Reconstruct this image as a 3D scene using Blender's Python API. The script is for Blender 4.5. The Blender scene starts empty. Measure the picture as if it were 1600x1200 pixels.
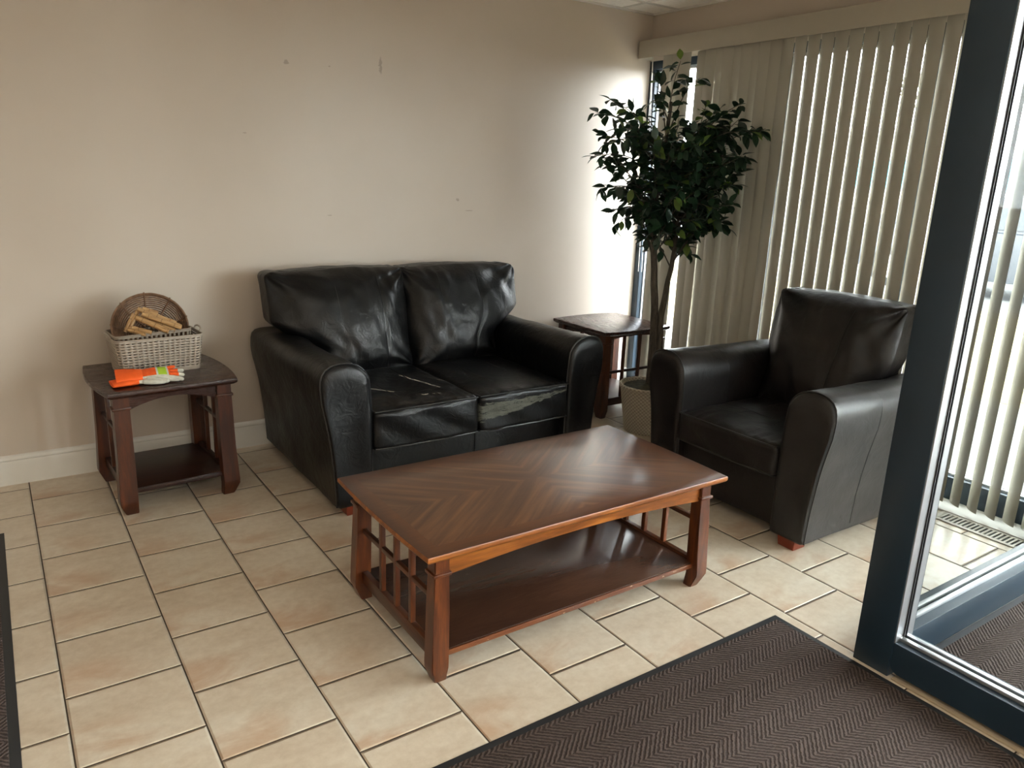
import bpy, bmesh, math, random
from mathutils import Vector, Matrix, noise
C = bpy.context.collection
SC = bpy.context.scene
PI = math.pi
T = 0.33          # floor tile pitch

# ---------------------------------------------------------------- camera
cam_d = bpy.data.cameras.new('camera')
cam = bpy.data.objects.new('camera', cam_d); C.objects.link(cam)
R0 = Vector((0.82868, -0.55852, 0.03669)); R1 = Vector((-0.11952, -0.24062, -0.96323)); R2 = Vector((0.54681, 0.79382, -0.26615))
m = Matrix((R0, -R1, -R2)).transposed().to_4x4()
m.translation = Vector((-0.0276, -3.5416, 1.5695))
cam.matrix_world = m
cam_d.sensor_fit = 'HORIZONTAL'; cam_d.sensor_width = 36.0
cam_d.lens = 36.0 * 1193.25 / 1600.0
cam_d.clip_start = 0.02; cam_d.clip_end = 300
SC.camera = cam

# ---------------------------------------------------------------- world, sun, exposure
w = bpy.data.worlds.new('overcast_sky'); SC.world = w; w.use_nodes = True
bg = w.node_tree.nodes['Background']
_t = w.node_tree; _co = _t.nodes.new('ShaderNodeTexCoord'); _sx = _t.nodes.new('ShaderNodeSeparateXYZ'); _t.links.new(_co.outputs['Generated'], _sx.inputs[0])
_mr = _t.nodes.new('ShaderNodeMapRange'); _t.links.new(_sx.outputs[2], _mr.inputs[0])   # hazy sky: bright towards the horizon, deeper overhead
_mr.inputs[1].default_value = 0.10; _mr.inputs[2].default_value = 0.85; _mr.inputs[3].default_value = 6.0; _mr.inputs[4].default_value = 2.0
_t.links.new(_mr.outputs[0], bg.inputs['Strength']); bg.inputs['Color'].default_value = (0.91, 0.96, 1.0, 1)
sun_d = bpy.data.lights.new('sun', 'SUN'); sun_d.energy = 3.0; sun_d.angle = 0.02; sun_d.color = (1.0, 0.95, 0.86)
sun = bpy.data.objects.new('sun', sun_d); C.objects.link(sun)
sun.rotation_euler = Vector((0.62, 0.25, -0.74)).to_track_quat('-Z', 'Y').to_euler()
sun.location = (-6, -4, 9)
def portal(name, loc, sx, sy):
    d = bpy.data.lights.new(name, 'AREA'); d.shape = 'RECTANGLE'; d.size = sx; d.size_y = sy
    d.cycles.is_portal = True
    o = bpy.data.objects.new(name, d); C.objects.link(o); o.location = loc
    o.rotation_euler = Vector((-1, 0, 0)).to_track_quat('-Z', 'Y').to_euler()
portal('daylight_opening_lounge', (4.12, -0.87, 1.18), 3.2, 2.4)
portal('daylight_opening_vestibule', (4.12, -3.75, 1.18), 2.6, 2.4)
portal('daylight_opening_rear', (4.12, -6.6, 1.18), 2.6, 2.4)
SC.view_settings.view_transform = 'Standard'
SC.view_settings.look = 'None'
SC.view_settings.gamma = 1.0
SC.view_settings.use_curve_mapping = False
SC.view_settings.exposure = 2.76
SC.cycles.use_denoising = True
SC.cycles.max_bounces = 10; SC.cycles.diffuse_bounces = 6; SC.cycles.glossy_bounces = 4
SC.cycles.transparent_max_bounces = 16; SC.cycles.transmission_bounces = 6
SC.cycles.sample_clamp_indirect = 8.0

# ---------------------------------------------------------------- material helpers
def srgb(r, g, b):
    f = lambda c: (c / 255 / 12.92) if c / 255 <= 0.04045 else ((c / 255 + 0.055) / 1.055) ** 2.4
    return (f(r), f(g), f(b), 1.0)
class NT:
    def __init__(s, name):
        s.m = bpy.data.materials.new(name); s.m.use_nodes = True
        s.t = s.m.node_tree; s.p = s.t.nodes['Principled BSDF']; s.out = s.t.nodes['Material Output']
    def n(s, kind, **kw):
        nd = s.t.nodes.new(kind)
        for k, v in kw.items():
            if k.startswith('i_'): nd.inputs[k[2:].replace('_', ' ')].default_value = v
            else: setattr(nd, k, v)
        return nd
    def l(s, a, b): s.t.links.new(a, b)
    def math(s, op, a, b=None, c=None, clamp=False):
        nd = s.t.nodes.new('ShaderNodeMath'); nd.operation = op; nd.use_clamp = clamp
        for i, v in enumerate((a, b, c)):
            if v is None: continue
            if isinstance(v, (int, float)): nd.inputs[i].default_value = v
            else: s.l(v, nd.inputs[i])
        return nd.outputs[0]
    def coord(s, which='Object'): return s.t.nodes.new('ShaderNodeTexCoord').outputs[which]
    def sep(s, v):
        nd = s.t.nodes.new('ShaderNodeSeparateXYZ'); s.l(v, nd.inputs[0]); return nd.outputs
    def comb(s, x, y, z):
        nd = s.t.nodes.new('ShaderNodeCombineXYZ')
        for i, v in enumerate((x, y, z)):
            if isinstance(v, (int, float)): nd.inputs[i].default_value = v
            else: s.l(v, nd.inputs[i])
        return nd.outputs[0]
    def mapping(s, v, scale=(1, 1, 1), loc=(0, 0, 0), rot=(0, 0, 0)):
        nd = s.t.nodes.new('ShaderNodeMapping'); s.l(v, nd.inputs[0])
        nd.inputs['Location'].default_value = loc; nd.inputs['Rotation'].default_value = rot; nd.inputs['Scale'].default_value = scale
        return nd.outputs[0]
    def noise(s, v, scale, detail=3, rough=0.5, dist=0.0):
        nd = s.t.nodes.new('ShaderNodeTexNoise'); s.l(v, nd.inputs['Vector'])
        nd.inputs['Scale'].default_value = scale; nd.inputs['Detail'].default_value = detail
        nd.inputs['Roughness'].default_value = rough; nd.inputs['Distortion'].default_value = dist
        return nd.outputs['Fac']
    def ramp(s, fac, stops):
        nd = s.t.nodes.new('ShaderNodeValToRGB'); s.l(fac, nd.inputs[0]); e = nd.color_ramp.elements
        while len(e) < len(stops): e.new(0.5)
        for el, (p, c) in zip(e, stops): el.position = p; el.color = c
        return nd.outputs[0]
    def mix(s, fac, a, b, blend='MIX'):
        nd = s.t.nodes.new('ShaderNodeMix'); nd.data_type = 'RGBA'; nd.blend_type = blend
        for idx, v in ((0, fac), (6, a), (7, b)):
            if isinstance(v, (int, float)) or isinstance(v, tuple): nd.inputs[idx].default_value = v
            else: s.l(v, nd.inputs[idx])
        return nd.outputs[2]
    def bump(s, h, strength=0.3, dist=0.002):
        nd = s.t.nodes.new('ShaderNodeBump'); nd.inputs['Strength'].default_value = strength; nd.inputs['Distance'].default_value = dist
        s.l(h, nd.inputs['Height']); s.l(nd.outputs[0], s.p.inputs['Normal']); return nd
    def base(s, c):
        if isinstance(c, tuple): s.p.inputs['Base Color'].default_value = c
        else: s.l(c, s.p.inputs['Base Color'])
    def rough(s, r):
        if isinstance(r, (int, float)): s.p.inputs['Roughness'].default_value = r
        else: s.l(r, s.p.inputs['Roughness'])
    def smooth(s, x, a, b):
        nd = s.t.nodes.new('ShaderNodeMapRange'); nd.interpolation_type = 'SMOOTHSTEP'
        s.l(x, nd.inputs[0]); nd.inputs[1].default_value = a; nd.inputs[2].default_value = b
        return nd.outputs[0]

def plain(name, col, rough=0.6, metal=0.0, var=0.06, nscale=12.0, bump=0.0, spec=0.5):
    t = NT(name); co = t.coord()
    n = t.noise(co, nscale, 3)
    dark = tuple(c * (1 - var) for c in col[:3]) + (1,); lite = tuple(min(1, c * (1 + var)) for c in col[:3]) + (1,)
    t.base(t.ramp(n, [(0.3, dark), (0.7, lite)])); t.rough(rough); t.p.inputs['Metallic'].default_value = metal
    t.p.inputs['Specular IOR Level'].default_value = spec
    if bump: t.bump(t.noise(co, nscale * 6, 3), bump, 0.002)
    return t.m

# painted wall, with a few scuffs
def wall_mat(scuffs=False):
    t = NT('beige_wall_paint'); co = t.coord()
    c = t.ramp(t.noise(co, 1.3, 4), [(0.3, srgb(190, 178, 165)), (0.75, srgb(198, 187, 175))])
    if scuffs:
        xyz = t.sep(co)
        nz = t.math('MULTIPLY', t.math('SUBTRACT', t.noise(co, 45, 3), 0.5), 0.035)
        tot = None
        for (px, pz, rx, rz) in ((1.922, 2.125, 0.010, 0.045), (1.384, 2.088, 0.012, 0.012), (2.436, 1.396, 0.011, 0.009), (2.52, 1.33, 0.03, 0.003), (1.62, 2.09, 0.008, 0.004), (1.15, 1.72, 0.012, 0.003), (1.60, 1.30, 0.012, 0.003)):
            dx = t.math('DIVIDE', t.math('ADD', t.math('SUBTRACT', xyz[0], px), nz), rx)
            dz = t.math('DIVIDE', t.math('SUBTRACT', xyz[2], pz), rz)
            r = t.math('ADD', t.math('POWER', t.math('ABSOLUTE', dx), 2.0), t.math('POWER', t.math('ABSOLUTE', dz), 2.0))
            k = t.math('SUBTRACT', 1.0, t.smooth(r, 0.4, 1.4))
            tot = k if tot is None else t.math('MAXIMUM', tot, k)
        c = t.mix(t.math('MULTIPLY', tot, 0.45), c, srgb(120, 104, 92))
    t.base(c); t.rough(0.42); t.p.inputs['Specular IOR Level'].default_value = 0.35
    t.bump(t.noise(co, 160, 3), 0.12, 0.001)
    return t.m
M_WALL = wall_mat(); M_WALLB = wall_mat(True)
M_TRIM = plain('white_painted_trim', srgb(214, 212, 206), 0.4, var=0.02)
M_CEIL = plain('ceiling_panel', srgb(244, 240, 232), 0.9, var=0.05, nscale=60, bump=0.4)
M_GRID = plain('ceiling_grid_metal', srgb(215, 212, 205), 0.5)
M_ALU = plain('dark_bronze_aluminium_haze', (0.012, 0.027, 0.044, 1), 0.42, metal=0.0, var=0.10, nscale=5)  # bluish cast of the lens haze is put into the metal's colour
M_SILVER = plain('mill_aluminium', (0.45, 0.46, 0.48, 1), 0.38, metal=0.8)
M_GASKET = plain('black_rubber_gasket', (0.012, 0.012, 0.014, 1), 0.7)
M_VALANCE = plain('cream_vinyl_valance', srgb(172, 165, 150), 0.5, var=0.02)

def tile_mat():
    t = NT('beige_ceramic_tile'); xyz = t.sep(t.coord())
    u = t.math('ADD', t.math('DIVIDE', xyz[1], -T), -0.15 + 40)      # joints along the room
    v = t.math('ADD', t.math('DIVIDE', xyz[0], T), 40)
    vec = t.comb(u, v, 0.0)
    b = t.n('ShaderNodeTexBrick', offset=0.5, offset_frequency=2, squash=1.0, squash_frequency=2)
    t.l(vec, b.inputs['Vector'])
    b.inputs['Color1'].default_value = (0, 0, 0, 1); b.inputs['Color2'].default_value = (1, 1, 1, 1); b.inputs['Mortar'].default_value = (0.5, 0.5, 0.5, 1)
    b.inputs['Scale'].default_value = 1.0; b.inputs['Mortar Size'].default_value = 0.0068; b.inputs['Mortar Smooth'].default_value = 0.0
    b.inputs['Brick Width'].default_value = 1.0; b.inputs['Row Height'].default_value = 1.0
    b2 = t.n('ShaderNodeTexBrick', offset=0.5, offset_frequency=2, squash=1.0, squash_frequency=2)
    t.l(vec, b2.inputs['Vector'])
    b2.inputs['Scale'].default_value = 1.0; b2.inputs['Mortar Size'].default_value = 0.028; b2.inputs['Mortar Smooth'].default_value = 1.0
    b2.inputs['Brick Width'].default_value = 1.0; b2.inputs['Row Height'].default_value = 1.0
    rnd = t.math('MULTIPLY', b.outputs['Color'], 7.0)
    nv = t.comb(t.math('MULTIPLY', xyz[0], 0.55), xyz[1], rnd)
    n1 = t.noise(nv, 6.5, 5, 0.6, 0.6)
    n2 = t.noise(t.comb(xyz[0], xyz[1], 3.0), 30, 4, 0.65)
    c = t.ramp(n1, [(0.30, srgb(194, 177, 157)), (0.52, srgb(209, 196, 178)), (0.72, srgb(218, 209, 194))])
    c = t.mix(0.35, c, t.ramp(n2, [(0.3, srgb(186, 168, 144)), (0.7, srgb(224, 214, 196))]))
    # rosy clouding towards one corner of each tile
    fu = t.math('FRACT', t.math('ADD', u, t.math('MULTIPLY', t.math('LESS_THAN', t.math('FRACT', t.math('MULTIPLY', v, 0.5)), 0.5), 0.5)))
    fv = t.math('FRACT', v)
    d = t.math('ADD', t.math('POWER', t.math('SUBTRACT', fu, 0.85), 2.0), t.math('MULTIPLY', t.math('POWER', t.math('SUBTRACT', fv, 0.15), 2.0), 0.6))
    k = t.math('MULTIPLY', t.math('SUBTRACT', 1.0, t.smooth(d, 0.0, 0.22)), t.smooth(n1, 0.62, 0.35))
    c = t.mix(t.math('MULTIPLY', k, 0.55), c, srgb(188, 148, 116))
    c = t.mix(b.outputs['Fac'], c, srgb(64, 52, 42))
    t.base(c)
    t.rough(t.math('ADD', 0.30, t.math('MULTIPLY', b.outputs['Fac'], 0.5)))
    t.p.inputs['Specular IOR Level'].default_value = 0.45
    h = t.math('ADD', t.math('MULTIPLY', t.math('SUBTRACT', 1.0, b2.outputs['Fac']), 1.0), t.math('MULTIPLY', n2, 0.06))
    t.bump(h, 0.8, 0.007)
    return t.m
M_TILE = tile_mat()

def mat_mat():
    t = NT('herringbone_ribbed_carpet'); co = t.coord('Object'); xyz = t.sep(co)
    W = 0.061; P = 0.0185
    nz = t.math('MULTIPLY', t.math('SUBTRACT', t.noise(co, 90, 4), 0.5), 0.016)
    zig = t.math('PINGPONG', t.math('ADD', xyz[1], 10), W)
    s = t.math('ADD', t.math('ADD', xyz[0], t.math('MULTIPLY', zig, 1.15)), nz)
    st = t.math('SINE', t.math('MULTIPLY', s, 2 * PI / P))
    k = t.smooth(st, -0.8, 0.8)
    sp = t.noise(co, 420, 2, 0.7)
    c = t.mix(k, srgb(50, 42, 40), srgb(104, 92, 88))
    c = t.mix(0.30, c, t.ramp(sp, [(0.35, srgb(40, 34, 32)), (0.7, srgb(138, 124, 118))]))
    c = t.mix(t.math('MULTIPLY', t.noise(co, 2.5, 3), 0.35), c, srgb(58, 48, 44))
    t.base(c); t.rough(0.95); t.p.inputs['Specular IOR Level'].default_value = 0.1
    t.bump(t.math('ADD', k, t.math('MULTIPLY', sp, 0.5)), 0.8, 0.004)
    return t.m
M_MAT = mat_mat()
M_RUBBER = plain('black_rubber_edge', (0.018, 0.020, 0.023, 1), 0.55)

def leather(name='black_leather', wear=None, bmp=0.38, base=(0.0022, 0.0022, 0.0026, 1)):
    t = NT(name); co = t.coord()
    n = t.noise(co, 7, 4); grain = t.noise(co, 260, 2, 0.6); cr = t.noise(t.mapping(co, (1, 1, 1)), 16, 4, 0.55, 1.0)
    c = t.ramp(n, [(0.3, tuple(x * 0.8 for x in base[:3]) + (1,)), (0.7, tuple(x * 1.4 for x in base[:3]) + (1,))])
    r = t.math('ADD', 0.30, t.math('MULTIPLY', t.noise(co, 11, 3), 0.20))
    h = t.math('ADD', t.math('MULTIPLY', cr, 1.0), t.math('MULTIPLY', grain, 0.06))
    if wear:
        c, r = wear(t, co, c, r)
    t.base(c); t.rough(r); t.p.inputs['Specular IOR Level'].default_value = 0.36
    t.bump(h, bmp, 0.010)
    return t.m
M_LEATHER = leather()
M_LEATHER_BR = leather('dark_brown_leather', bmp=0.28, base=(0.010, 0.008, 0.0078, 1))
def w_peel(t, co, c, r):            # peeled patch across the front face, right seat cushion
    x, y, z = t.sep(co)
    face = t.math('MULTIPLY', t.math('LESS_THAN', y, -0.535), 1.0)
    n = t.noise(t.mapping(co, (7, 9, 30)), 2.4, 6, 0.72, 0.7)
    # slanted band: high at the right, low at the left
    mid = t.math('ADD', 0.428, t.math('MULTIPLY', t.math('SUBTRACT', x, 0.2), 0.10))
    d = t.math('ABSOLUTE', t.math('SUBTRACT', z, mid))
    half = t.math('SUBTRACT', 0.062, t.math('MULTIPLY', t.math('SUBTRACT', x, 0.02), 0.075))
    band = t.smooth(t.math('SUBTRACT', half, d), -0.02, 0.03)
    k = t.math('MULTIPLY', face, t.math('GREATER_THAN', t.math('ADD', t.math('MULTIPLY', band, 0.42), t.math('MULTIPLY', n, 0.75)), 0.735))
    return t.mix(k, c, t.ramp(n, [(0.3, srgb(62, 64, 59)), (0.7, srgb(98, 99, 90))])), t.math('ADD', r, t.math('MULTIPLY', k, 0.4))
def w_cracks(t, co, c, r):          # pale splits along the seams of the left seat cushion
    x, y, z = t.sep(co)
    top = t.math('GREATER_THAN', z, 0.47)
    jag = t.math('MULTIPLY', t.math('SUBTRACT', t.noise(co, 26, 4), 0.5), 0.03)
    n = t.noise(t.mapping(co, (30, 30, 30)), 1.8, 4, 0.7)
    ks = None
    for (x0, y0, x1, y1, wd, th) in ((-0.525, -0.10, -0.36, -0.34, 0.0075, 0.30), (-0.19, -0.05, -0.115, -0.36, 0.0085, 0.47), (-0.30, -0.44, -0.16, -0.45, 0.010, 0.56), (-0.05, -0.20, -0.02, -0.25, 0.006, 0.5)):
        L = math.hypot(x1 - x0, y1 - y0); ux, uy = (x1 - x0) / L, (y1 - y0) / L
        dx = t.math('SUBTRACT', x, x0); dy = t.math('SUBTRACT', y, y0)
        al = t.math('ADD', t.math('MULTIPLY', dx, ux), t.math('MULTIPLY', dy, uy))
        pe = t.math('ABSOLUTE', t.math('ADD', t.math('ADD', t.math('MULTIPLY', dx, -uy), t.math('MULTIPLY', dy, ux)), t.math('MULTIPLY', jag, 0.35)))
        k = t.math('MULTIPLY', t.math('LESS_THAN', pe, wd * 0.6), t.math('MULTIPLY', t.math('GREATER_THAN', al, 0.0), t.math('LESS_THAN', al, L)))
        k = t.math('MULTIPLY', k, t.math('GREATER_THAN', n, th))
        ks = k if ks is None else t.math('MAXIMUM', ks, k)
    k = t.math('MULTIPLY', ks, top)
    return t.mix(k, c, srgb(190, 184, 172)), t.math('ADD', r, t.math('MULTIPLY', k, 0.4))
M_LEATHER_PEEL = leather('black_leather_peeled', w_peel)
M_LEATHER_CRACK = leather('black_leather_split', w_cracks)
def w_chair(t, co, c, r):           # a worn spot and two small nicks on the near arm
    x, y, z = t.sep(co)
    ks = None
    for (py, pz, ra) in ((-0.132, 0.417, 0.007), (-0.09, 0.40, 0.0055), (-0.23, 0.135, 0.007), (-0.215, 0.12, 0.004)):
        d = t.math('ADD', t.math('POWER', t.math('SUBTRACT', y, py), 2.0), t.math('MULTIPLY', t.math('POWER', t.math('SUBTRACT', z, pz), 2.0), 0.5))
        k = t.math('LESS_THAN', d, ra * ra)
        ks = k if ks is None else t.math('MAXIMUM', ks, k)
    k = t.math('MULTIPLY', ks, t.math('GREATER_THAN', x, 0.4))
    return t.mix(k, c, srgb(24, 18, 16)), r
M_LEATHER_ARM_LIT = leather('lit_dark_brown_leather_arm', w_chair, bmp=0.16, base=(0.020, 0.0185, 0.018, 1))  # near arm: base colour lightened to hold the glossy light on its side
M_PIPING = plain('black_piping', (0.010, 0.010, 0.011, 1), 0.35, spec=0.6)
M_FOOTWOOD = plain('reddish_wood_foot', srgb(120, 48, 26), 0.35, var=0.2)

def wood(name, c1, c2, c3, axis=0, rough=0.3, scale=1.0, chev=None, chips=0.0):
    t = NT(name); co = t.coord()
    sc = [9, 9, 9]; sc[axis] = 1.1
    g = t.noise(t.mapping(co, tuple(s * scale for s in sc)), 3.2, 6, 0.62, 0.8)
    fine = t.noise(t.mapping(co, tuple((s * 9 if i != axis else 6) for i, s in enumerate(sc))), 3.0, 3, 0.6)
    f = t.math('ADD', t.math('MULTIPLY', g, 0.8), t.math('MULTIPLY', fine, 0.2))
    c = t.ramp(f, [(0.30, c1), (0.5, c2), (0.70, c3)])
    if chev:
        hx, hy, bd = chev
        x, y, z = t.sep(co)
        ax = t.math('ABSOLUTE', x); ay = t.math('ABSOLUTE', y)
        nn = t.noise(t.mapping(co, (2, 2, 2)), 3.0, 3)
        s = t.math('ADD', t.math('SUBTRACT', ax, t.math('MULTIPLY', ay, 1.25)), t.math('MULTIPLY', nn, 0.02))
        st = t.noise(t.comb(t.math('MULTIPLY', s, 19.0), t.math('MULTIPLY', t.math('ADD', ax, ay), 1.2), t.math('MULTIPLY', t.math('SIGN', y), 0.13)), 1.0, 3, 0.55, 0.2)
        cc = t.ramp(st, [(0.30, srgb(62, 42, 33)), (0.50, srgb(94, 66, 49)), (0.70, srgb(136, 96, 66))])
        inside = t.math('MULTIPLY', t.math('LESS_THAN', ax, hx - bd), t.math('LESS_THAN', ay, hy - bd))
        c = t.mix(inside, t.mix(0.55, c, srgb(112, 74, 48)), cc)
        # burnished, darker rim
        e = t.math('MINIMUM', t.math('SUBTRACT', hx, ax), t.math('SUBTRACT', hy, ay))
        k = t.math('SUBTRACT', 1.0, t.smooth(e, 0.0, 0.05))
        c = t.mix(t.math('MULTIPLY', k, 0.75), c, srgb(44, 25, 20))
        c = t.mix(0.35, c, t.mix(fine, srgb(60, 34, 24), srgb(120, 74, 46)))
    if chips:
        n = t.noise(t.mapping(co, (14, 60, 60)), 2.0, 4, 0.7)
        k = t.math('GREATER_THAN', n, chips)
        c = t.mix(k, c, srgb(205, 180, 150))
    t.base(c); t.rough(t.math('ADD', rough, t.math('MULTIPLY', fine, 0.03)))
    t.p.inputs['Specular IOR Level'].default_value = 0.5
    if rough > 0.3: t.bump(fine, 0.05, 0.0006)
    if chev: t.p.inputs['Coat Weight'].default_value = 0.5; t.p.inputs['Coat Roughness'].default_value = 0.22
    return t.m
D1, D2, D3 = srgb(44, 22, 13), srgb(68, 36, 20), srgb(98, 54, 28)
M_WOODX = wood('cherry_wood_along', D1, D2, D3, 0)
M_WOODY = wood('cherry_wood_across', D1, D2, D3, 1)
M_WOODZ = wood('cherry_wood_upright', srgb(50, 24, 12), srgb(80, 40, 18), srgb(116, 62, 26), 2)
M_APRON = wood('honey_wood_apron', srgb(84, 44, 16), srgb(128, 72, 26), srgb(168, 102, 40), 0)
M_TOPCT = wood('veneer_chevron_top', D1, D2, D3, 0, rough=0.30, chev=(0.65, 0.352, 0.055))
M_SHELF = wood('dark_shelf_wood', srgb(50, 33, 27), srgb(66, 44, 34), srgb(84, 58, 44), 0, rough=0.24, scale=0.22)
M_EDGE = wood('chipped_shelf_edge', srgb(66, 32, 18), srgb(100, 54, 28), srgb(130, 76, 40), 0, rough=0.35, chips=0.66)
M_DTOP = wood('dark_mahogany_top', srgb(36, 18, 14), srgb(50, 26, 19), srgb(66, 36, 25), 0, rough=0.26)
M_DLEG = wood('mahogany_upright', srgb(42, 20, 11), srgb(66, 32, 16), srgb(94, 48, 23), 2)
M_DDARK = wood('dark_mahogany_shelf', srgb(28, 13, 10), srgb(42, 20, 14), srgb(56, 28, 19), 0)

# ---------------------------------------------------------------- mesh helpers
def tag(o, label=None, cat=None, group=None, kind=None):
    if label: o['label'] = label
    if cat: o['category'] = cat
    if group: o['group'] = group
    if kind: o['kind'] = kind
    return o
def empty(name, loc=(0, 0, 0), rz=0.0, parent=None):
    o = bpy.data.objects.new(name, None); C.objects.link(o); o.location = loc; o.rotation_euler = (0, 0, rz)
    o.empty_display_size = 0.1
    if parent: o.parent = parent
    return o
def obj(name, bm, mat, parent=None, angle=38, loc=None):
    bmesh.ops.recalc_face_normals(bm, faces=bm.faces[:])
    ca = math.radians(angle)
    for f in bm.faces: f.smooth = True
    for e in bm.edges:
        if len(e.link_faces) == 2 and e.calc_face_angle(0) > ca: e.smooth = False
    me = bpy.data.meshes.new(name); bm.to_mesh(me); bm.free()
    mats = mat if isinstance(mat, (list, tuple)) else [mat]
    for mm in mats: me.materials.append(mm)
    o = bpy.data.objects.new(name, me); C.objects.link(o)
    if parent: o.parent = parent
    if loc: o.location = loc
    return o
def add_box(bm, x0, x1, y0, y1, z0, z1, bev=0.0, seg=2, mat=0):
    r = bmesh.ops.create_cube(bm, size=1.0)
    vs = r['verts']
    for v in vs:
        v.co = Vector((x0 + (v.co.x + .5) * (x1 - x0), y0 + (v.co.y + .5) * (y1 - y0), z0 + (v.co.z + .5) * (z1 - z0)))
    fs = set(f for v in vs for f in v.link_faces)
    for f in fs: f.material_index = mat
    if bev > 0:
        es = list(set(e for v in vs for e in v.link_edges))
        bmesh.ops.bevel(bm, geom=es, offset=bev, segments=seg, affect='EDGES', profile=0.5)
def box(x0, x1, y0, y1, z0, z1, bev=0.0, seg=2):
    bm = bmesh.new(); add_box(bm, x0, x1, y0, y1, z0, z1, bev, seg); return bm
def add_loft(bm, rings, close=True, cap0=True, cap1=True, mat=0):
    vr = [[bm.verts.new(p) for p in r] for r in rings]
    n = len(rings[0]); fs = []
    for a, b in zip(vr, vr[1:]):
        for i in range(n if close else n - 1):
            j = (i + 1) % n
            fs.append(bm.faces.new((a[i], a[j], b[j], b[i])))
    if close and cap0: fs.append(bm.faces.new(list(reversed(vr[0]))))
    if close and cap1: fs.append(bm.faces.new(vr[-1]))
    for f in fs: f.material_index = mat
    return vr
def add_tube(bm, pts, rad, n=8, closed=False, mat=0):
    pts = [Vector(p) for p in pts]; rings = []
    prev = None
    for i, p in enumerate(pts):
        if closed: d = pts[(i + 1) % len(pts)] - pts[i - 1]
        else: d = pts[min(i + 1, len(pts) - 1)] - pts[max(i - 1, 0)]
        if d.length < 1e-9: d = Vector((0, 0, 1))
        d.normalize()
        if prev is None:
            a = Vector((0, 0, 1)) if abs(d.z) < 0.9 else Vector((1, 0, 0))
            u = d.cross(a).normalized()
        else:
            u = (prev - d * prev.dot(d))
            u = u.normalized() if u.length > 1e-6 else d.orthogonal().normalized()
        prev = u; v = d.cross(u)
        r = rad[i] if isinstance(rad, (list, tuple)) else rad
        rings.append([p + (u * math.cos(2 * PI * k / n) + v * math.sin(2 * PI * k / n)) * r for k in range(n)])
    if closed:
        vr = [[bm.verts.new(q) for q in r] for r in rings]
        for i in range(len(vr)):
            a, b = vr[i], vr[(i + 1) % len(vr)]
            for k in range(n):
                j = (k + 1) % n
                bm.faces.new((a[k], a[j], b[j], b[k])).material_index = mat
    else: add_loft(bm, rings, mat=mat)
def add_lathe(bm, prof, n=40, cx=0, cy=0):
    rings = [[Vector((cx + r * math.cos(2 * PI * k / n), cy + r * math.sin(2 * PI * k / n), z)) for k in range(n)] for r, z in prof]
    add_loft(bm, rings)
def cushion(hx, hy, hz, r, center=(0, 0, 0), cuts=26, shape=None, amp=0.004, seed=0, nsc=7.0):
    """soft rounded block, then a shape function and a little noise"""
    bm = bmesh.new(); bmesh.ops.create_cube(bm, size=2.0)
    bmesh.ops.subdivide_edges(bm, edges=bm.edges[:], cuts=cuts, use_grid_fill=True)
    c = Vector(center)
    for v in bm.verts:
        p = v.co.copy()
        # even the spacing so that the rounded rims get enough faces
        p = Vector((math.copysign(abs(a) ** 0.8, a) for a in p))
        q = Vector((p.x * hx, p.y * hy, p.z * hz))
        k = Vector((max(-(hx - r), min(hx - r, q.x)), max(-(hy - r), min(hy - r, q.y)), max(-(hz - r), min(hz - r, q.z))))
        d = q - k
        if d.length > 1e-7: q = k + d.normalized() * r * min(1.0, max(abs(d.x), abs(d.y), abs(d.z)) / r + 0.0) if max(abs(d.x), abs(d.y), abs(d.z)) < r - 1e-6 else k + d.normalized() * r
        v.co = q
    bm.normal_update()
    nm = {v: v.normal.copy() for v in bm.verts}
    for v in bm.verts:
        q = v.co
        u = Vector((q.x / hx, q.y / hy, q.z / hz))
        if shape: q = shape(q, u)
        n = noise.fractal(Vector((q.x * nsc, q.y * nsc, q.z * nsc)) + Vector((seed * 3.1, seed, 0)), 1.0, 2.0, 3) * amp
        v.co = q + nm[v] * n + c
    return bm

# ================================================================ THE ROOM
XW = 3.97; YB = 0.71; HC = 2.66
XL, YF = -3.4, -8.0
def struct(name, bm, mat, label=None, cat=None, **kw):
    return tag(obj(name, bm, mat, **kw), label, cat, kind='structure')
struct('floor', box(XL - .15, XW + 0.12, YF - .15, YB + 0.15, -0.12, 0.0), M_TILE, 'beige ceramic floor tiles laid in a staggered bond', 'floor')
bm = bmesh.new()
add_box(bm, XL - .15, XW + 0.30, YF - .15, YB + .15, HC, HC + 0.2)
struct('ceiling', bm, M_CEIL, 'pale suspended ceiling panels', 'ceiling')
bm = bmesh.new()
x = XW - 0.01 - 0.61
for k in range(12):
    xx = XW - 0.30 - 0.61 * k
    add_box(bm, xx - .012, xx + .012, YF, YB, HC - .006, HC + .003, 0.001, 1)
for k in range(14):
    yy = YB - 0.24 - 0.61 * k
    add_box(bm, XL, XW, yy - .012, yy + .012, HC - .0055, HC + .003, 0.001, 1)
add_box(bm, XL, XW, YB - .02, YB - .0005, HC - .012, HC + .003)
add_box(bm, XW - .02, XW - .0005, YF, YB, HC - .012, HC + .003)
struct('trim_1', bm, M_GRID, 'thin metal grid between the ceiling panels', 'ceiling grid')
struct('wall_back', box(XL - .15, XW + 0.15, YB, YB + .15, 0, HC + .1), M_WALLB, 'beige painted wall behind the loveseat', 'wall')
struct('wall_left', box(XL - .15, XL, YF, YB, 0, HC + .1), M_WALL, 'beige painted side wall', 'wall')
struct('wall_front', box(XL - .15, XW + 0.15, YF - .15, YF, 0, HC + .1), M_WALL, 'beige painted wall behind the viewer', 'wall')
bm = bmesh.new()
add_box(bm, XW, XW + .15, YF, YB, 2.355, HC + .1)
add_box(bm, XW, XW + .15, YF, -7.9, 0, 2.355)
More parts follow.
